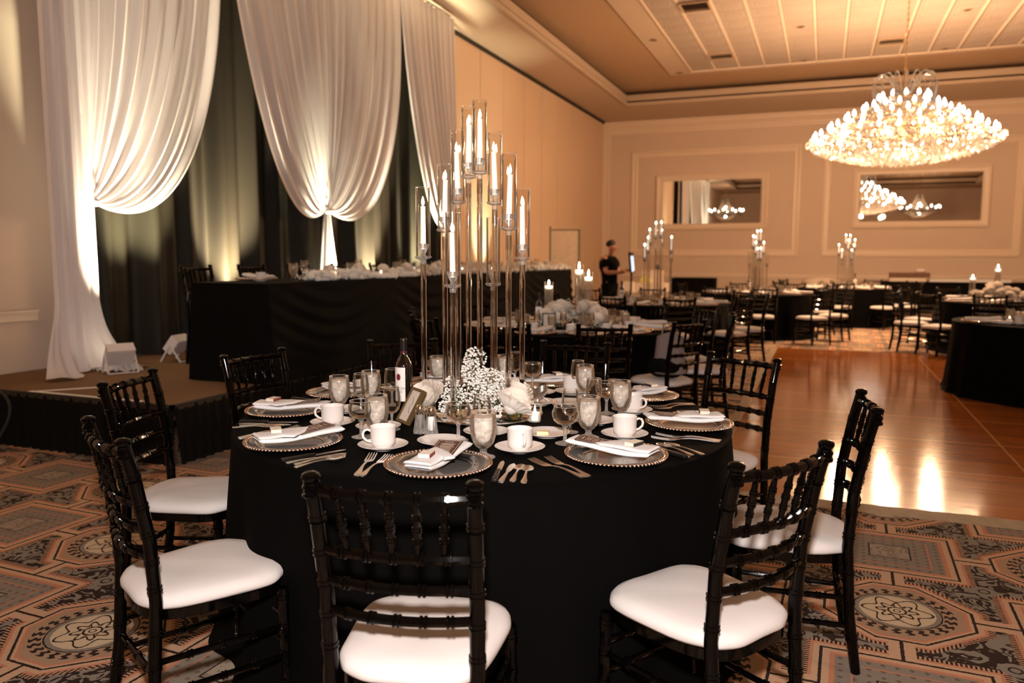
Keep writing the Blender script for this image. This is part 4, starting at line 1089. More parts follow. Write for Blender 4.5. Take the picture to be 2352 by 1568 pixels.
# ------------------------------------------------------------------ distant tables
def far_table(c, r, seed, nm, phase, seats, n_items=True, chairs=None, chair_r=1.60, settings=None, cups=True):
    round_table(c, r, seed, 'round banquet table '+nm, 'black floor-length tablecloth on the table '+nm)
    phi = math.degrees(math.atan2(c[1], c[0]))
    CL = ['twelve', 'one', 'two', 'three', 'four', 'five', 'six', 'seven', 'eight', 'nine', 'ten', 'eleven']
    def clocks(angs):
        used = set(); out = []
        for d in angs:
            rel = (d-(phi+180)+180) % 360-180; q = 6-rel/30; best = None
            for off in (0, 1, -1, 2, -2, 3, -3, 4, -4, 5, -5, 6):
                k = round(q+off) % 12
                if k not in used: best = k; break
            used.add(best); out.append(CL[best]+" o'clock")
        return out
    cd_ = chairs if chairs is not None else seats; ck = clocks([d[0] for d in cd_])
    for i, d in enumerate(cd_):
        a = R(d[0]); rr = d[1]
        jit = R(((i*37+seed*11) % 13)-6)
        fx, fy = -cos(a+jit), -sin(a+jit)
        chair_at(c[0]+rr*cos(a), c[1]+rr*sin(a), fx, fy, 'black chiavari chair at %s of the table ' % ck[i]+nm, 'chairs at the table '+nm)
    sk = clocks(seats)
    for i, d in enumerate(seats):
        a = R(d); up = a+PI/2; at = ' at %s on the table ' % sk[i]+nm
        def L_(rad, side, z=0):
            rad *= .92; side *= .92; return (c[0]+cos(a)*rad-sin(a)*side, c[1]+sin(a)*rad+cos(a)*side, TZ+z)
        P['fcharger'].put(L_(.86, 0), up, 'glass charger'+at, 'chargers on the table '+nm)
        P['fnapkin'].put(L_(.84, 0, .024), up+R((i*29) % 40-20), 'folded white napkin'+at, 'napkins on the table '+nm)
        P['saucer'].put(L_(.60, .24), 0, 'white saucer'+at, 'saucers on the table '+nm)
        P['fcup'].put(L_(.60, .24, .006), up+1, 'white coffee cup'+at, 'coffee cups on the table '+nm)
        P['FW'].put(L_(.57, .04), 0, 'ice water goblet'+at, 'goblets on the table '+nm)
        P['FN'].put(L_(.48, .12), 0, 'empty wine glass'+at, 'wine glasses on the table '+nm)
        P['plate'].put(L_(.60, -.20), 0, 'white bread plate'+at, 'bread plates on the table '+nm)
# lighter copies for the background
M['farglass'] = thinglass('glass_far', tint=(.93, .89, .84), refl=1.2, edge=.4)
M['farwater'] = thinglass('water_far', tint=(.90, .86, .80), refl=.8, haze=.14, hazecol=(.9, .82, .74))
mb = MB(); mb.lathe([(.02, .004), (.12, .008), (.135, .017), (.166, .020), (.172, .022), (.172, .018)], 36, caps=False)
t = empty('charger_plate'); mb.obj('glass_plate', 'charglass', t)
mb = MB(); n = 44
for i in range(n): mb.sphere((.172*cos(2*PI*i/n), .172*sin(2*PI*i/n), .0225), .008, 5, 4)
mb.obj('beaded_rim', 'beadmetal', t); P['fcharger'] = Proto(t, 'charger plate')
mb = MB(); rslab(mb, .32, .095, .03, arch=lambda y: .02*max(0, (y-.02)/.16)**1.5); t = mb.obj('folded_napkin', 'napkin', None, smooth=60); P['fnapkin'] = Proto(t, 'napkin')
mb = MB(); mb.lathe([(.027, .003), (.0365, .017), (.0395, .072), (.0368, .068), (.034, .018), (1e-5, .006)], 18, caps=False); mb.tube([(.036, 0, .056), (.058, 0, .058), (.058, 0, .033), (.036, 0, .019)], .004, 5); P['fcup'] = Proto(mb.obj('coffee_cup', 'china'), 'cup')
t = empty('water_goblet'); MB().lathe([(.034, 0), (.011, .014), (.013, .030), (.030, .050), (.0395, .10), (.0345, .148)], 16, caps=False).obj('bowl', 'glass', t); MB().lathe([(1e-5, .036), (.0275, .051), (.0370, .10), (.034, .134), (1e-5, .134)], 12, caps=False).obj('ice_water', 'farwater', t); P['FW'] = Proto(t, 'glass')

t = MB().lathe([(.030, 0), (.006, .010), (.005, .06), (.027, .078), (.0325, .098), (.0270, .160)], 14, caps=False).obj('wine_glass', 'farglass'); P['FN'] = Proto(t, 'glass')

N2 = 'just behind the nearest table'
N3 = 'with the candelabra nearest the person'
N4 = 'with the candelabra below the left mirror'
N5 = 'with the farthest candelabra'
N6 = 'with flowers at the right edge'
N7 = 'cut off by the right edge'
far_table(T2, .93, 12, N2, 0, [-93, -62, -32, -3, 28, 60, 95, 130, 168, -155, -125], chairs=[(-90, 1.58), (-63, 1.54), (-33, 1.46), (4, 1.46), (40, 1.46), (72, 1.5), (105, 1.45), (150, 1.46), (-160, 1.46), (-125, 1.5)])
far_table(T3, .93, 13, N3, 0, [-98, -66, -30, 5, 45, 85, 125, 165, -140], chairs=[(-104, 1.40), (-70, 1.55), (-32, 1.46), (4, 1.46), (45, 1.46), (105, 1.5), (148, 1.46), (-158, 1.46)])
far_table(T4, .93, 14, N4, 0, [-105, -78, -40, 0, 45, 90, 135, 180, -145], chairs=[(-112, 1.5), (-81, 1.46), (-50, 1.75), (-18, 1.6), (30, 1.46), (65, 1.46), (108, 1.4), (165, 1.46)])
far_table(T5, .93, 15, N5, 0, [-100, -65, -25, 20, 65, 110, 155, -140], chairs=[(-92, 1.46), (-55, 1.5), (-15, 1.46), (25, 1.46), (65, 1.46), (150, 1.46), (-150, 1.5)])
far_table(T6, .93, 16, N6, 0, [-110, -70, -30, 10, 50, 95, 140, -150], chairs=[(-108, 1.5), (-137, 1.6), (-165, 1.6), (-66, 1.5), (20, 1.46), (70, 1.46), (115, 1.45), (155, 1.46)])
far_table(T7, .93, 17, N7, 0, [-158, 60, 100], chairs=[(20, 1.46), (90, 1.5)])
P['fnapkin'].put((1.60, 8.98, TZ+.004), R(60), 'folded white napkin at the near left of the table cut off by the right edge', 'napkins on the table '+N7)
VT.put((1.76, 9.20, TZ), 0, 'lit votive candle on the black table cut by the right edge', 'votive candles')

# low centrepieces with floating candles
def cylinder_candle():
    t = empty('floating_candle_vase')
    MB().lathe([(.038, 0), (.040, .004), (.040, .42)], 24, caps=False).obj('glass_cylinder', 'glass', t)
    MB().lathe([(.0385, .006), (.0385, .36)], 18).obj('vase_water', 'farwater', t)
    MB().lathe([(1e-5, .352), (.028, .356), (.036, .372), (.034, .385), (1e-5, .388)], 18).obj('floating_candle', 'wax_glow', t)
    MB().lathe([(1e-5, .388), (.007, .398), (.009, .408), (.005, .425), (1e-5, .44)], 8, caps=False).obj('flame', 'flame', t)
    return t
CV = Proto(cylinder_candle(), 'candle')
CV.put((-2.13, 7.12, TZ), 0, 'tallest floating candle cylinder of the second table, behind its flowers', 'floating candles', scale=(1, 1, 1.36))
CV.put((-2.01, 7.02, TZ), 0, 'middle-height floating candle cylinder right of the tallest one on the second table', 'floating candles', scale=(1, 1, 1.20))
CV.put((-2.37, 6.95, TZ), 0, 'shortest floating candle cylinder at the left of the second table flowers', 'floating candles', scale=(1, 1, .98))
CV.put((2.42, 13.66, TZ), 0, 'tall floating candle cylinder on the table at the right edge, rising above its flowers', 'floating candles', scale=(1, 1, 1.25))
CV.put((2.08, 13.55, TZ), 0, 'shorter floating candle cylinder on the table at the right edge, left of its flowers', 'floating candles', scale=(1, 1, .90))
def cluster(cx, cy, seed, n, rad, h, who):
    rnd = random.Random(seed)
    for i in range(n):
        a = rnd.uniform(0, 2*PI); q = rad*rnd.uniform(.1, 1)**.5
        rp[i % 2].put((cx+q*cos(a), cy+q*sin(a)*.9, TZ+.08+h*(1-q/rad)*rnd.uniform(.5, 1)+.02), 0, 'pale rose in the low flower mound '+who, 'roses '+who, tilt=(rnd.uniform(-.6, .6), rnd.uniform(-.6, .6), a), scale=rnd.uniform(.95, 1.35))
cluster(-2.12, 6.86, 5, 26, .31, .27, 'of the second table')
cluster(2.42, 13.45, 6, 18, .34, .25, 'of the table at the right edge')
o = baby([(-.15, -.05, .10, .13, 1), (.12, -.08, .08, .13, 1), (0, .1, .16, .14, 1), (.25, .0, .06, .08, .5)], 110, 8, 'gypsophila_blooms'); o.location = (-2.10, 6.85, TZ)
tag(o, "white baby's breath filling between the roses of the second table", 'flowers', None, 'stuff')
WB.put((-2.43, 6.85, TZ), R(14), 'dark wine bottle with a white label at the left of the second table flowers', 'wine bottles')
WB.put((-2.60, 10.75, TZ), R(10), 'dark wine bottle with a white label on the table nearest the standing person', 'wine bottles')
WB.put((-1.28, 15.2, TZ), R(10), 'dark wine bottle on the candelabra table below the left mirror', 'wine bottles')
WB.put((.62, 18.3, TZ), R(10), 'dark wine bottle on the farthest candelabra table', 'wine bottles')
t = tag(empty('tabletop_frame', (-2.20, 6.47, TZ), R(22)), 'black picture frame sign standing at the front of the second table flowers', 'sign')
T = Matrix.Rotation(R(-12), 4, 'X'); mb = MB()
for (a, b, c, d) in ((-.06, .06, 0, .01), (-.06, .06, .15, .16), (-.06, -.05, .01, .15), (.05, .06, .01, .15)): mb.box(a, b, -.008, .008, c, d, T)
mb.obj('frame_border', 'blackplastic', t, smooth=None); MB().box(-.05, .05, -.002, .004, .01, .15, T).obj('sign_sheet', 'photo', t, smooth=None)
for k, (x, y, w) in enumerate(((-2.46, 6.55, 'left'), (-1.72, 6.62, 'right'), (-2.0, 6.40, 'front'))): VT.put((x, y, TZ), 0, 'lit votive candle on the %s side of the second table flowers' % w, 'votive candles')
# tied-back bags on the second table's right-hand chair
t = tag(empty('tote_bag', (-1.10, 6.17, 0)), 'mauve-grey cloth bag hung on the chair back right of the second table', 'bag')
def bag(u, v):
    a = 2*PI*u; w = .10+.035*v; return (w*cos(a)*(1+.06*sin(a*5)), .045*sin(a)*(1+.5*v), .42+.0+.30*(1-v))
ORD = ['first', 'second', 'third', 'fourth', 'fifth', 'sixth', 'seventh', 'eighth']
mb = MB().grid(lambda u, v: ((.10+.03*v)*cos(2*PI*u)*(1+.05*sin(10*PI*u)), .045*(1+.4*v)*sin(2*PI*u), .80-.30*v-.015*(1-v)*cos(4*PI*u)), 40, 12, wrap=True)
mb.lathe([(1e-5, .495), (.12, .50)], 20, caps=False); mb.obj('bag_body', 'tan_bag', t, smooth=70)
MB().tube([(-.06, -.01, .80), (-.05, -.01, .88), (.0, -.01, .90), (.05, -.01, .88), (.06, -.01, .80)], .006, 6).obj('bag_handle', 'tan_bag', t)
t = tag(MB().grid(lambda u, v: ((.16*sin(PI*v)**.6)*cos(2*PI*u), (.13*sin(PI*v)**.6)*sin(2*PI*u), .50+.17*(.5-.5*cos(PI*v))+.01*sin(u*20)), 32, 12, wrap=True).obj('handbag', 'black_bag', None, loc=(-1.12, 6.22, -.035), smooth=70), 'black handbag resting on the ivory chair seat right of the second table', 'bag')

# ------------------------------------------------------------------ head table on the stage
HX0, HX1, HY0, HY1, HZ = -4.78, -4.03, 5.02, 13.0, 1.190
t = tag(empty('head_table', (-4.405, 8.9, SH)), 'long rectangular head table under black linen on the stage', 'table')
MB().box(-.35, .35, HY0-8.9+.02, HY1-8.9-.02, .745, .78).obj('tabletop', 'brownbox', t, smooth=None)
for sx in (-.3, .3):
    for sy in (HY0-8.9+.2, -1.3, 1.3, HY1-8.9-.2): MB().tube([(sx, sy, 0), (sx, sy, .745)], .018, 8).obj('leg', 'blackplastic', t)
def per(u, o=0):
    w = HX1-HX0+2*o; l = HY1-HY0+2*o; Pm = 2*(w+l); d = u*Pm
    if d < w: return (HX0-o+d, HY0-o, 0, -1)
    d -= w
    if d < l: return (HX1+o, HY0-o+d, 1, 0)
    d -= l
    if d < w: return (HX1+o-d, HY1+o, 0, 1)
    d -= w; return (HX0-o, HY1+o-d, -1, 0)
def hc(u, v):
    x, y, nx, ny = per(u)
    k = u*17.44
    fold = .012*v*(sin(k*5.3)+.7*sin(k*9.1+1))+.06*v
    sw = 0
    if nx == 1:      # swagged overlay folds on the long front
        ph = ((y-HY0) % 1.9)/1.9; zc = HZ-(HZ-SH)*v; dep = .42*sin(PI*ph)
        q = (HZ-zc)/(.62); sw = .018*sin(26*(q-dep*1.1))*math.exp(-((q-.5)/.45)**2)*(.3+sin(PI*ph))
    return (x+nx*(fold+sw), y+ny*(fold+sw), HZ-.006-(HZ-SH-.012)*v)
mb = MB().grid(hc, 900, 30, wrap=True); mb.box(HX0-.004, HX1+.004, HY0-.004, HY1+.004, HZ-.012, HZ)
tag(mb.obj('head_tablecloth', 'headcloth', None, smooth=60), 'black cloth with swagged front hanging to the stage from the head table', 'tablecloth')
GH = 'black chiavari chairs behind the head table'
hy = [5.86, 6.64, 7.42, 8.28, 9.13, 9.95, 10.75, 11.5, 12.2]
hn = ['nearest the camera, past the left end', 'second from the near end', 'third, just left of the white drape tail', 'fourth, beside the white drape tail', 'fifth, right of the white drape tail', 'sixth from the near end', 'seventh from the near end', 'eighth from the near end', 'farthest along']
for y, nm in zip(hy, hn): chair_at(-5.52, y, 1, 0, 'black chiavari chair behind the head table, '+nm, GH, SH)
# white flower garland
rnd = random.Random(21); mb = MB()
y = HY0+.85
while y < HY1:
    w = .15+.03*sin(y*3.1)
    for k in range(105):
        a = rnd.uniform(0, PI); q = rnd.uniform(.3, 1); p = (HX1-.17+w*q*cos(a), y+rnd.uniform(-.11, .11), HZ+.008+(.075+.035*sin(y*2.3+1)+.03*sin(y*7))*q*sin(a))
        s = rnd.uniform(.006, .013) if rnd.random() < .9 else rnd.uniform(.03, .045)
        mb.cur = 0; mb.sphere(p, s, 6, 4, .8)
        if k % 9 == 0: mb.cur = 1; mb.tube([(HX1-.17, y, HZ+.01), p], .0015, 3, caps=False)
    y += .13
tag(mb.obj('flower_garland', ['flower', 'stem'], None, smooth=80), 'continuous white flower garland along the front edge of the head table', 'flowers', None, 'stuff')
for i, y in enumerate((6.35, 7.3, 8.15, 9.0, 9.9, 10.9, 11.9)):
    rp[i % 2].put((HX1-.12, y+.18, HZ+.10), 0, 'larger white rose in the head table garland, %s from the near end' % ORD[i], 'garland roses', tilt=(.2, .3+.1*i, i), scale=1.15)
    rp[(i+1) % 2].put((HX1-.16, y-.25, HZ+.09), 0, 'smaller white rose in the head table garland, %s from the near end' % ORD[i], 'garland roses', tilt=(.2, .5, i*2), scale=1.05)
for i, y in enumerate((6.05, 6.85, 7.75, 8.75, 9.7, 10.8, 11.7)):
    VT.put((HX1-.07, y, HZ+.02), 0, 'lit votive candle in the head table garland, %s from the near end' % ORD[i], 'garland votives', scale=.9)
hs = [5.55, 6.45, 7.35, 8.25, 9.1, 9.9, 10.8, 11.7]
for i, y in enumerate(hs):
    P['fcharger'].put((-4.56, y, HZ), 0, 'glass charger at the head table, %s place from the near end' % ORD[i], 'chargers on the head table')
    P['fnapkin'].put((-4.54, y, HZ+.024), R(80+i*7 % 20), 'folded white napkin at the head table, %s place from the near end' % ORD[i], 'napkins on the head table')
    P['FW'].put((-4.34, y+.22, HZ), 0, 'goblet of ice water at the head table, %s place from the near end' % ORD[i], 'goblets on the head table', scale=1.05)
    P['FN'].put((-4.33, y+.36, HZ), 0, 'wine glass at the head table, %s place from the near end' % ORD[i], 'wine glasses on the head table', scale=1.12)
    P['saucer'].put((-4.45, y-.22 if i else y-.08, HZ), 0, 'white saucer at the head table, %s place from the near end' % ORD[i], 'saucers on the head table')
    P['fcup'].put((-4.45, y-.22 if i else y-.08, HZ+.006), .5, 'white coffee cup at the head table, %s place from the near end' % ORD[i], 'coffee cups on the head table')
WB.put((-4.5, 9.42, HZ), R(70), 'dark wine bottle standing on the head table', 'wine bottles')
def pillar(h, lit=True):
    t = empty('cylinder_candle'); MB().lathe([(.030, 0), (.032, .003), (.032, h)], 20, caps=False).obj('glass_cylinder', 'glass', t)
    MB().lathe([(1e-5, .003), (.020, .003), (.020, h*.62), (1e-5, h*.62)], 14).obj('candle_stick', 'candlelit', t); return t
PC = Proto(pillar(.16), 'candle')
for y, nm in ((7.60, 'left of the white drape tail'), (7.95, 'in front of the white drape tail'), (10.1, 'behind the near candelabra rods'), (10.9, 'near the far end of the garland')):
    PC.put((-4.33, y, HZ), 0, 'glass cylinder candle on the head table, '+nm, 'cylinder candles')

# ------------------------------------------------------------------ sign board by the wall
t = tag(empty('sign_board', (-5.27, 16.5, 0), R(17)), 'tall cream sign board on a dark stand near the fabric wall, left of the person', 'sign')
MB().box(-.30, .30, -.015, .015, .55, 1.97).obj('board', 'board', t, smooth=None)
mb = MB(); mb.box(-.335, -.30, -.025, .025, 0, 2.06); mb.box(.30, .335, -.025, .025, 0, 2.0); mb.box(-.335, .335, -.02, .02, 1.965, 1.995); mb.box(-.335, .335, -.02, .02, .50, .55); mb.obj('stand_frame', 'bronze', t, smooth=None)
for x in (-.317, .317): MB().box(x-.03, x+.03, -.25, .25, 0, .03).obj('stand_foot', 'bronze', t, smooth=None)

# ------------------------------------------------------------------ person
def skin(name, verts, edges, radii, m, parent, root=0, lv=2):
    me = bpy.data.meshes.new(name); me.from_pydata(verts, edges, []); o = bpy.data.objects.new(name, me); COL.objects.link(o)
    if parent: o.parent = parent
    md = o.modifiers.new('s', 'SKIN'); md.use_smooth_shade = True; sb_ = o.modifiers.new('d', 'SUBSURF'); sb_.levels = lv; sb_.render_levels = lv
    for v, r_ in zip(me.skin_vertices[0].data, radii): v.radius = r_ if isinstance(r_, tuple) else (r_, r_)
    me.skin_vertices[0].data[root].use_root = True
    dg = bpy.context.evaluated_depsgraph_get(); me2 = bpy.data.meshes.new_from_object(o.evaluated_get(dg)); o.modifiers.clear(); o.data = me2
    me2.materials.clear(); me2.materials.append(M[m]); me2.shade_smooth(); return o
# faces +X; z up; origin between the feet
pv = [(0, 0, .90), (.0, 0, 1.02), (-.02, 0, 1.18), (-.02, 0, 1.34), (.01, 0, 1.44), (.035, 0, 1.50), (.055, 0, 1.55), (.065, 0, 1.60), (.055, 0, 1.65),   # 0-8 spine, neck, head
      (.0, .09, .86), (.02, .10, .48), (-.02, .10, .09), (.10, .11, .035),      # 9-12 left leg
      (.0, -.09, .86), (.0, -.10, .48), (-.04, -.10, .09), (.08, -.11, .035),   # 13-16 right leg
      (-.01, .17, 1.38), (.04, .20, 1.12), (.26, .16, 1.16), (.34, .14, 1.17),           # 17-20 left arm forward
      (-.01, -.17, 1.38), (.06, -.20, 1.13), (.28, -.15, 1.14), (.36, -.12, 1.15)]       # 21-24 right arm forward
pe = [(0,1),(1,2),(2,3),(3,4),(4,5),(5,6),(6,7),(7,8),(0,9),(9,10),(10,11),(11,12),(0,13),(13,14),(14,15),(15,16),(3,17),(17,18),(18,19),(19,20),(3,21),(21,22),(22,23),(23,24)]
prad = [(.11,.10),(.11,.10),(.13,.11),(.12,.10),.060,.058,(.082,.072),(.098,.086),(.085,.078), .09,.06,.042,.037, .09,.06,.042,.037, .065,.050,.036,.030, .065,.050,.036,.030]
t = tag(empty('person', (-3.74, 14.5, 0), R(-22)), 'standing person in a black T-shirt and dark trousers reaching towards a screen on a stand', 'person')
skin('body', pv, pe, prad, 'skin', t)
for s in (1, -1):      # hands: palm, four fingers, thumb
    bx, by, bz = (.345, .14, 1.17) if s > 0 else (.365, -.12, 1.15)
    hv = [(bx, by, bz), (bx+.04, by, bz+.003)]; he = [(0, 1)]; hr = [(.022, .03), (.018, .034)]
    for f, (oy, ln) in enumerate(((-.028, .06), (-.010, .072), (.008, .068), (.026, .055))):
        i = len(hv); hv += [(bx+.075, by+oy, bz+.006), (bx+.075+ln*.5, by+oy, bz), (bx+.075+ln*.8, by+oy, bz-.018)]; he += [(1, i), (i, i+1), (i+1, i+2)]; hr += [.010, .009, .0075]
    i = len(hv); hv += [(bx+.03, by-s*.035, bz+.01), (bx+.065, by-s*.05, bz+.012)]; he += [(0, i), (i, i+1)]; hr += [.012, .009]
    skin('hand', hv, he, hr, 'skin', t)
skin('t_shirt', [(0, 0, .80), (.0, 0, 1.02), (-.02, 0, 1.18), (-.02, 0, 1.34), (.0, 0, 1.44), (-.01, .17, 1.37), (.02, .20, 1.20), (-.01, -.17, 1.37), (.03, -.20, 1.20)], [(0,1),(1,2),(2,3),(3,4),(3,5),(5,6),(3,7),(7,8)],
     [(.17,.15),(.165,.145),(.185,.15),(.17,.15),.075,.088,.074,.088,.074], 'shirt', t)
skin('trousers', [(0, 0, 1.02), (0, 0, .86), (0, .09, .80), (.02, .10, .48), (-.02, .10, .07), (0, -.09, .80), (.0, -.10, .48), (-.04, -.10, .07)], [(0,1),(1,2),(2,3),(3,4),(1,5),(5,6),(6,7)],
     [(.165,.14),(.165,.145),.115,.088,.078,.115,.088,.078], 'trousers', t)
for y, x in ((.105, .03), (-.105, .01)): skin('shoe', [(x-.07, y, .045), (x+.03, y, .045), (x+.14, y, .035)], [(0,1),(1,2)], [(.045,.045),(.045,.045),(.04,.03)], 'shoe', t)
skin('hair', [(-.01, 0, 1.60), (.0, 0, 1.67), (.05, 0, 1.70), (.09, 0, 1.70)], [(0,1),(1,2),(2,3)], [(.085,.095),(.105,.095),(.100,.070),(.065,.040)], 'hair', t)
MB().sphere((.150, 0, 1.585), .016, 8, 6, 1.2).obj('nose', 'skin', t, smooth=80)
for s in (1, -1):
    MB().sphere((.132, s*.032, 1.612), .010, 8, 6).obj('eye', 'hair', t, smooth=80); MB().sphere((.055, s*.085, 1.595), .02, 8, 6, 1.5).obj('ear', 'skin', t, smooth=80)
MB().box(.136, .146, -.022, .022, 1.545, 1.551).obj('mouth', 'hair', t)
# screen on a tripod stand
t.scale = (.985,)*3
t = tag(empty('screen_stand', (-3.31, 14.42, 0)), 'slim lit tablet screen on a black tripod stand in front of the standing person', 'stand')
MB().tube([(0, 0, .35), (0, 0, 1.12)], .018, 8).obj('pole', 'blackplastic', t)
for k in range(3):
    a = k*2*PI/3+.4; MB().tube([(.34*cos(a), .34*sin(a), .01), (0, 0, .62)], .013, 6).obj('leg', 'blackplastic', t)
T = Matrix.Translation((0, 0, 1.30)) @ Matrix.Rotation(R(-6), 4, 'Y')
MB().box(-.018, .018, -.13, .13, -.19, .19, T).obj('tablet_case', 'blackplastic', t, smooth=None)
MB().box(.0181, .020, -.11, .11, -.17, .12, T).obj('tablet_screen', 'screen', t, smooth=None)

# ------------------------------------------------------------------ things along the back wall
def bar_table(x0, x1, y0, y1, h, m, lab, nm='side_table', legs=True):
    cx, cy = (x0+x1)/2, (y0+y1)/2
    t = tag(empty(nm, (cx, cy, 0)), lab, 'table')
    MB().box(x0-cx, x1-cx, y0-cy, y1-cy, h-.03, h).obj('tabletop', m, t, smooth=None)
    mb = MB(); L = 2*((x1-x0)+(y1-y0))
    def fn(u, v):
        d = u*L; w, l = x1-x0, y1-y0
        if d < w: p = (x0+d, y0, 0, -1)
        elif d < w+l: p = (x1, y0+d-w, 1, 0)
        elif d < 2*w+l: p = (x1-(d-w-l), y1, 0, 1)
        else: p = (x0, y1-(d-2*w-l), -1, 0)
        f = .012*sin(d*30)*v+.01; return (p[0]-cx+p[2]*f, p[1]-cy+p[3]*f, h-.002-(h-.01)*v)
    mb.grid(fn, 200, 6, wrap=True); mb.obj('table_skirt', m, t, smooth=60); return t
bar_table(-4.15, -2.93, 23.3, 23.95, .80, 'headcloth', 'black draped side table below the left mirror, right of the person')
bar_table(1.45, 5.8, 22.4, 23.1, .80, 'headcloth', 'long black draped side table along the back wall at the right')
bar_table(-4.35, -4.10, 17.9, 18.15, .83, 'whitebox', 'small white draped stand between the person and the nearest distant candelabra')
bar_table(-4.30, -3.50, 19.0, 19.5, .78, 'whitebox', 'white draped trolley table right of the standing person')
t = tag(MB().box(-.24, .24, -.12, .12, 0, .30).obj('storage_crate', 'whitebox', None, loc=(-3.88, 19.25, .78)), 'pale crate standing on the white draped trolley table', 'box')
t = tag(empty('yellow_bundle', (-4.06, 19.12, .78)), 'pale yellow folded cloth bundle at the front of the white trolley table', 'cloth')
MB().grid(lambda u, v: (.20*(1-v*.6)*cos(2*PI*u), .08*(1-v*.6)*sin(2*PI*u), .16*v+.02*sin(u*30)*(1-v)), 30, 8, wrap=True).obj('folded_cloth', 'yellow', t, smooth=70)
t = tag(MB().box(-.42, .42, -.2, .2, 0, .10).obj('serving_box', 'whitebox', None, loc=(2.0, 22.7, .80)), 'pale flat box on the long black side table', 'box')
t = tag(MB().box(-.46, .46, -.22, .22, 0, .12).obj('wooden_box', 'brownbox', None, loc=(2.05, 22.7, .90)), 'dark brown box stacked on the pale box on the long side table', 'box')
t = tag(MB().sphere((0, 0, .05), .13, 16, 8, .5).obj('white_bowl', 'china', None, loc=(2.30, 22.65, 1.02)), 'white upturned bowl on top of the brown box stack', 'bowl')
t = tag(MB().box(-.9, .9, -.15, .15, 0, .06).obj('linen_stack', 'napkin', None, loc=(3.4, 22.7, .80)), 'low stack of folded linen on the long side table', 'linen')
t = tag(empty('covered_chafing_dish', (-.05, 22.5, 0)), 'pale domed cover on a dark trolley left of the farthest candelabra', 'trolley')
MB().box(-.5, .5, -.3, .3, .1, .72).obj('trolley_body', 'brownbox', t); MB().sphere((0, 0, .74), .5, 24, 10, .38).obj('pale_cover', 'whitebox', t, smooth=80)
for sx in (-.4, .4):
    for sy in (-.22, .22): MB().sphere((sx, sy, .05), .05, 10, 6).obj('caster', 'rubber', t)

# ------------------------------------------------------------------ big crystal chandelier
CHX, CHY = 1.17, 15.6
t = tag(empty('crystal_chandelier', (CHX, CHY, 3.02)), 'huge tiered crystal chandelier with lit bulbs hanging over the dance floor end', 'chandelier')
Z0 = 3.02
mb = MB()
z = ZU-.04-Z0; k = 0
while z > 1.63:
    pts = [(0+(.012*cos(a) if k % 2 else 0), (0 if k % 2 else .012*cos(a)), z-.03+.03*sin(a)) for a in [2*PI*i/8 for i in range(8)]]
    mb.tube(pts, .0055, 4, closed=True); z -= .048; k += 1
mb.obj('chain', 'gold', t)
MB().lathe([(.0, 1.66), (.03, 1.62), (.025, 1.5), (.05, 1.40), (.03, 1.2), (.06, 1.0), (.05, .7), (.02, .4)], 16, caps=False).obj('centre_column', 'gold', t)
tiers = [(.40, 1.10, 12), (.64, .93, 18), (.92, .78, 24), (1.19, .62, 26), (1.44, .46, 30)]   # radius, ring height, lamps
nb = 0
for (r, z, n) in tiers:
    mb = MB(); mb.tube([(r*cos(2*PI*i/40), r*sin(2*PI*i/40), z) for i in range(40)], .014, 6, closed=True)
    for i in range(8): mb.tube([(0, 0, z+.05), (r*.5*cos(i*PI/4), r*.5*sin(i*PI/4), z-.04), (r*cos(i*PI/4), r*sin(i*PI/4), z)], .008, 5)
    mb.obj('tier_frame', 'gold', t)
cryst = []
rnd = random.Random(5)
for (r, z, n) in tiers:
    for i in range(n): cryst.append(('bulb', r*cos(2*PI*i/n), r*sin(2*PI*i/n), z+.05))
bulbm = MB().lathe([(1e-5, -.02), (.020, -.01), (.030, .015), (.024, .05), (.010, .08), (1e-5, .095)], 10, caps=False)
b0 = None; more = MB()
for i, c in enumerate(c for c in cryst):
    if i < 99:
        if b0 is None: b0 = bulbm.obj('lit_bulb', 'bulb', t, loc=c[1:]); 
        else:
            q = b0.copy(); COL.objects.link(q); q.parent = t; q.location = c[1:]
    else: more.add([(x+c[1], y+c[2], zz+c[3]) for x, y, zz in bulbm.v], bulbm.f)
o = more.obj('lit_bulbs_outer', 'bulb', t); o['kind'] = 'stuff'
def drop(mb, x, y, z, s, rz):
    vs = [(0, 0, s*1.6), (0, 0, -s*1.3)]+[(s*.75*cos(rz+k*PI/2), s*.75*sin(rz+k*PI/2), 0) for k in range(4)]
    return mb.add([(a+x, b+y, c+z) for a, b, c in vs], [(0, 2+k, 2+(k+1) % 4) for k in range(4)]+[(1, 2+(k+1) % 4, 2+k) for k in range(4)])
d0 = drop(MB(), 0, 0, 0, .032, 0); first = None
stuff = MB(); cnt = 0
def putdrop(x, y, z, s, big=False):
    global first, cnt
    if big and cnt < 99:
        cnt += 1
        if first is None: first = d0.obj('crystal_drop', 'crystal', t, loc=(x, y, z), smooth=None)
        else:
            q = first.copy(); COL.objects.link(q); q.parent = t; q.location = (x, y, z); q.rotation_euler = (0, 0, rnd.uniform(0, 3))
    else: drop(stuff, x, y, z, s, rnd.uniform(0, 3))
for (r, z, n) in tiers:      # bead skirts hanging under each tier
    for row in range(4):
        m_ = int(2*PI*r/.075)
        for i in range(m_):
            a = 2*PI*(i+.5*(row % 2))/m_; putdrop(r*cos(a)*(1+.012*rnd.uniform(-1, 1)), r*sin(a), z-.035-row*.048, rnd.uniform(.016, .026))
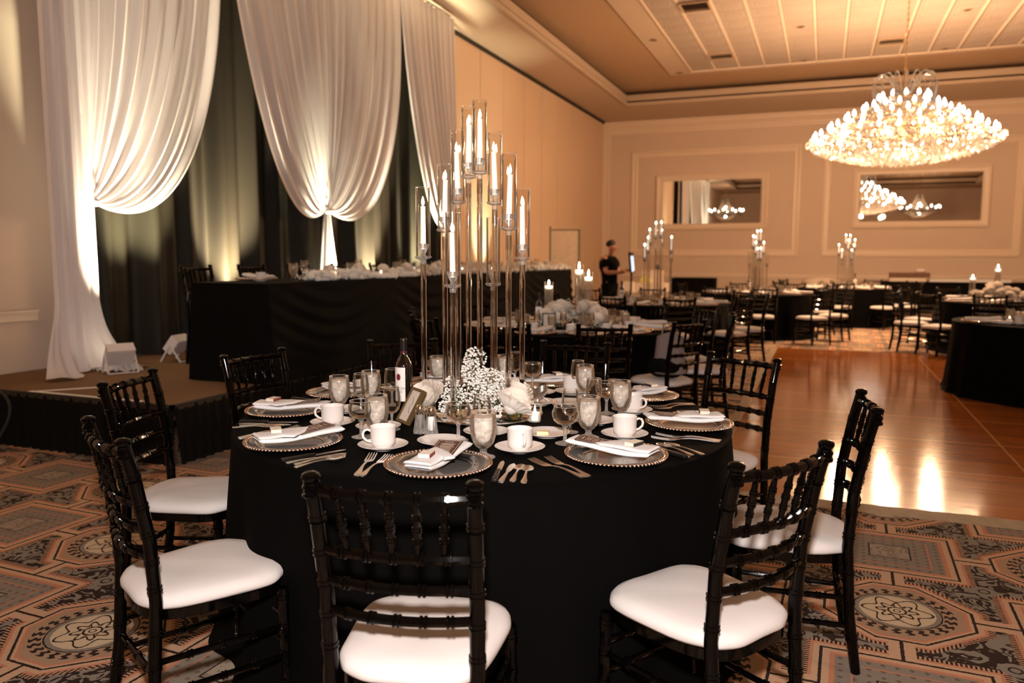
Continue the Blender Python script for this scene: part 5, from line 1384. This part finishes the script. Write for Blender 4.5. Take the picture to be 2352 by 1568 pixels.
# big shallow bowl of drops below the rim
for ring in range(15):
    q = ring/14; r = 1.50*(1-q**1.15)+.05; zz = .40-.36*(1-(r/1.55)**2)**.75
    m_ = max(6, int(2*PI*r/.085))
    for i in range(m_):
        a = 2*PI*(i+rnd.uniform(-.2, .2))/m_; putdrop(r*cos(a)*(1+.01*rnd.uniform(-1, 1)), r*sin(a), zz+rnd.uniform(-.03, .03), rnd.uniform(.024, .040), big=(ring < 2))
for i in range(700):
    a = rnd.uniform(0, 2*PI); r = 1.50*rnd.uniform(0, 1)**.5; zz = .44-.34*(1-(r/1.55)**2)**.75
    putdrop(r*cos(a), r*sin(a), zz+rnd.uniform(.0, .10), rnd.uniform(.018, .034))
for i in range(900):         # strings draped up the cone of tiers
    a = rnd.uniform(0, 2*PI); q = rnd.uniform(0, 1); r = 1.38*(1-q)+.25*q; zz = .50+.62*q**.8
    putdrop(r*cos(a)*.97, r*sin(a)*.97, zz+rnd.uniform(-.08, .03), rnd.uniform(.014, .026))
stuff.obj('crystal_strings', 'crystal', t, smooth=None)['kind'] = 'stuff'
for k in range(16):          # crown of curled glass arms
    a = 2*PI*k/16; pts = []
    for i in range(14):
        q = i/13; r = .06+.46*sin(q*PI*.55)/sin(PI*.55)*(1 if q < .75 else 1-.12*(q-.75)/.25); z = 1.12+.42*sin(min(1, q*1.05)*PI)**.8+(.0 if q < .7 else -.10*(q-.7)/.3)
        pts.append((r*cos(a), r*sin(a), z))
    MB().tube(pts, .010, 6).obj('curled_arm', 'crystal', t)
    mb = MB()
    for j in range(4): drop(mb, .50*cos(a), .50*sin(a), 1.06-j*.045, .018, j)
    mb.obj('arm_pendant', 'crystal', t, smooth=None)

def small_chandelier():
    t = empty('small_chandelier')
    MB().tube([(0, 0, 1.2), (0, 0, ZU-.04-3.55)], .010, 6).obj('hanging_chain', 'gold', t)
    mb = MB(); r2 = random.Random(3)
    for i in range(900):
        a = r2.uniform(0, 2*PI); q = r2.uniform(0, 1); r = .16+.34*q**1.6; drop(mb, r*cos(a), r*sin(a), 1.15-.75*q, r2.uniform(.018, .03), a)
    for i in range(900):
        a = r2.uniform(0, 2*PI); q = r2.uniform(0, 1); r = .62*math.sqrt(1-q*q*.98); drop(mb, r*cos(a), r*sin(a), .34-.36*q, r2.uniform(.02, .035), a)
    for i in range(600):
        a = r2.uniform(0, 2*PI); drop(mb, .95*cos(a), .95*sin(a), .33-r2.uniform(0, .14), r2.uniform(.018, .03), a)
    mb.obj('crystal_strings', 'crystal', t, smooth=None)['kind'] = 'stuff'
    for k in range(12):
        a = 2*PI*k/12; MB().tube([(.2*cos(a), .2*sin(a), .35), (.6*cos(a), .6*sin(a), .22), (.98*cos(a), .98*sin(a), .42)], .010, 5).obj('arm', 'gold', t)
        q = bulbm.obj('lit_bulb', 'bulb', t, loc=(.98*cos(a), .98*sin(a), .46)) ; q.scale = (1.3, 1.3, 1.3)
    return t
SC = Proto(small_chandelier(), 'chandelier')
SC.put((-5.42, 1.5, 3.58), 0, 'smaller crystal chandelier seen only in the left wall mirror', 'smaller chandeliers')
SC.put((4.55, 1.5, 3.58), 0, 'smaller crystal chandelier seen only in the right wall mirror', 'smaller chandeliers')

# ceiling fittings -------------------------------------------------------------
VN = None
def vent():
    t = empty('ceiling_vent'); mb = MB()
    for (a, b, c, d) in ((-.27, .27, -.27, -.23), (-.27, .27, .23, .27), (-.27, -.23, -.23, .23), (.23, .27, -.23, .23)): mb.box(a, b, c, d, -.045, -.0)
    mb.obj('vent_frame', 'vent', t, smooth=None); MB().box(-.23, .23, -.23, .23, -.008, 0).obj('vent_back', 'ventdark', t, smooth=None)
    mb = MB()
    for k in range(4):
        y = -.19+k*.10; mb.add([(-.23, y, -.04), (.23, y, -.04), (.23, y+.07, -.008), (-.23, y+.07, -.008), (-.23, y, -.036), (.23, y, -.036), (.23, y+.07, -.004), (-.23, y+.07, -.004)], [(0,1,2,3),(4,7,6,5),(0,4,5,1),(2,6,7,3)])
    mb.obj('vent_louvres', 'vent', t, smooth=None); return t
VP = Proto(vent(), 'vent')
for x, y, nm in ((-2.31, 14.65, 'nearest the top edge, left of the others'), (-2.30, 18.4, 'farther along the left ceiling strip'), (1.09, 18.4, 'beside the chandelier chain')): VP.put((x, y, ZU-.05), 0, 'square ceiling air vent '+nm, 'ceiling vents')
def dl():
    t = empty('ceiling_downlight'); MB().lathe([(.085, -.004), (.10, -.012), (.075, -.014), (.06, 0)], 20, caps=False).obj('trim_ring', 'vent', t)
    MB().lathe([(1e-5, -.003), (.06, -.003)], 20).obj('dark_lamp', 'ventdark', t); return t
DP = Proto(dl(), 'ceiling light')
dn = ['nearest the top edge above the fabric wall', 'at mid-length above the fabric wall', 'in the far left corner of the light ceiling field', 'left of the chandelier, nearer', 'left of the chandelier, at the far edge', 'right of the chandelier chain, nearer', 'right of the chandelier chain, at the far edge', 'nearest the top right corner']
for i, (x, y) in enumerate(((-3.48, 13.6), (-3.47, 16.7), (-3.46, 19.85), (-.62, 16.75), (-.61, 19.55), (2.21, 16.7), (2.21, 19.55), (2.2, 13.6))):
    DP.put((x, y, ZU-.036 if x < -3.2 or y > 19.73 else ZU-.05), 0, 'small unlit ceiling downlight '+dn[i], 'ceiling downlights')
for i, (x, y, nm) in enumerate(((-4.87, 16.5, 'nearer'), (-4.3, 20.5, 'farther'))):
    tag(MB().lathe([(.03, 0), (.035, -.006), (.012, -.03), (.02, -.045), (1e-5, -.045)], 12).obj('sprinkler_head', 'vent', None, loc=(x, y, ZU)), 'small sprinkler head, the %s one on the dark ceiling margin' % nm, 'sprinkler')

# ------------------------------------------------------------------ lights
WARM = (1, .60, .325)
def light(name, kind, loc, power, col, size=.1, rot=None, **kw):
    l = bpy.data.lights.new(name, kind); l.energy = power; l.color = col
    if kind == 'AREA': l.size = size
    elif kind in ('POINT', 'SPOT'): l.shadow_soft_size = size
    for k, v in kw.items(): setattr(l, k, v)
    o = bpy.data.objects.new(name, l); COL.objects.link(o); o.location = loc
    if rot: o.rotation_euler = rot
    return o
for k in range(14):      # lamps of the big chandelier
    a = k*PI/7; light('chandelier_lamp', 'POINT', (CHX+1.47*cos(a), CHY+1.47*sin(a), Z0+.45), CHP*.38, WARM, .06)
for k in range(6):  # unseen points added under the bowl for light shining down out of it
    a = k*PI/3+.5; light('chandelier_lamp', 'POINT', (CHX+.9*cos(a), CHY+.9*sin(a), Z0-.10), CHP*.42, WARM, .06)
for x, y in ((-5.42, 1.5), (4.55, 1.5)):
    e_ = .45 if x < 0 else 1.4; light('chandelier_lamp', 'POINT', (x, y, 3.74), SCP*e_, WARM, .06); light('chandelier_lamp', 'POINT', (x, y, 4.22), SCP*.8*e_, WARM, .06)
light('camera_flash', 'AREA', (-.02, -.02, 1.70), FLASH, (1, .90, .84), .09, None).rotation_euler = (R(80), 0, R(21.8))
for i, (x, y, rz, lab) in enumerate(ups):
    o = light('uplight_lamp', 'SPOT', (x-.04, y, SH+.28), UPP*(.30, .55, 1.0, .35, .9, .8, .06, .12)[i], (1, .84, .58) if i % 2 == 0 else (.98, .90, .60), .05)
    o.data.spot_size = R(56 if i else 38); o.data.spot_blend = 1.0
    d = Vector((-.27, (.05*math.sin(i*3) if i else .22), 1.0)); o.rotation_euler = d.to_track_quat('-Z', 'Y').to_euler()
w = bpy.data.worlds.new('world'); S.world = w; w.use_nodes = True
w.node_tree.nodes['Background'].inputs[0].default_value = (.10, .07, .05, 1); w.node_tree.nodes['Background'].inputs[1].default_value = .1

# ------------------------------------------------------------------ camera
th, ya, ro = R(6.157), R(21.49), R(.172)
fw = Vector((-sin(ya)*cos(th), cos(ya)*cos(th), -sin(th))); rt = Vector((cos(ya), sin(ya), 0)); up_ = rt.cross(fw)
r2 = rt*cos(ro)+up_*sin(ro); u2 = up_*cos(ro)-rt*sin(ro)
cd = bpy.data.cameras.new('camera'); co = bpy.data.objects.new('camera', cd); COL.objects.link(co)
mw = Matrix((r2, u2, -fw)).transposed().to_4x4(); mw.translation = (0, 0, 1.4074); co.matrix_world = mw
cd.sensor_width = 36; cd.lens = 1811*36/2352; cd.clip_start = .05; cd.clip_end = 100
cd.dof.use_dof = True; cd.dof.focus_distance = 2.7; cd.dof.aperture_fstop = 2.6
S.camera = co
S.view_settings.view_transform = 'Standard'; S.view_settings.look = 'None'; S.view_settings.gamma = 1; S.view_settings.exposure = EXPO
S.view_settings.use_curve_mapping = False
S.cycles.max_bounces = 10; S.cycles.transparent_max_bounces = 24; S.cycles.transmission_bounces = 8; S.cycles.glossy_bounces = 5; S.cycles.diffuse_bounces = 4
S.cycles.caustics_reflective = False; S.cycles.caustics_refractive = False; S.cycles.sample_clamp_indirect = 6
S.cycles.use_denoising = True
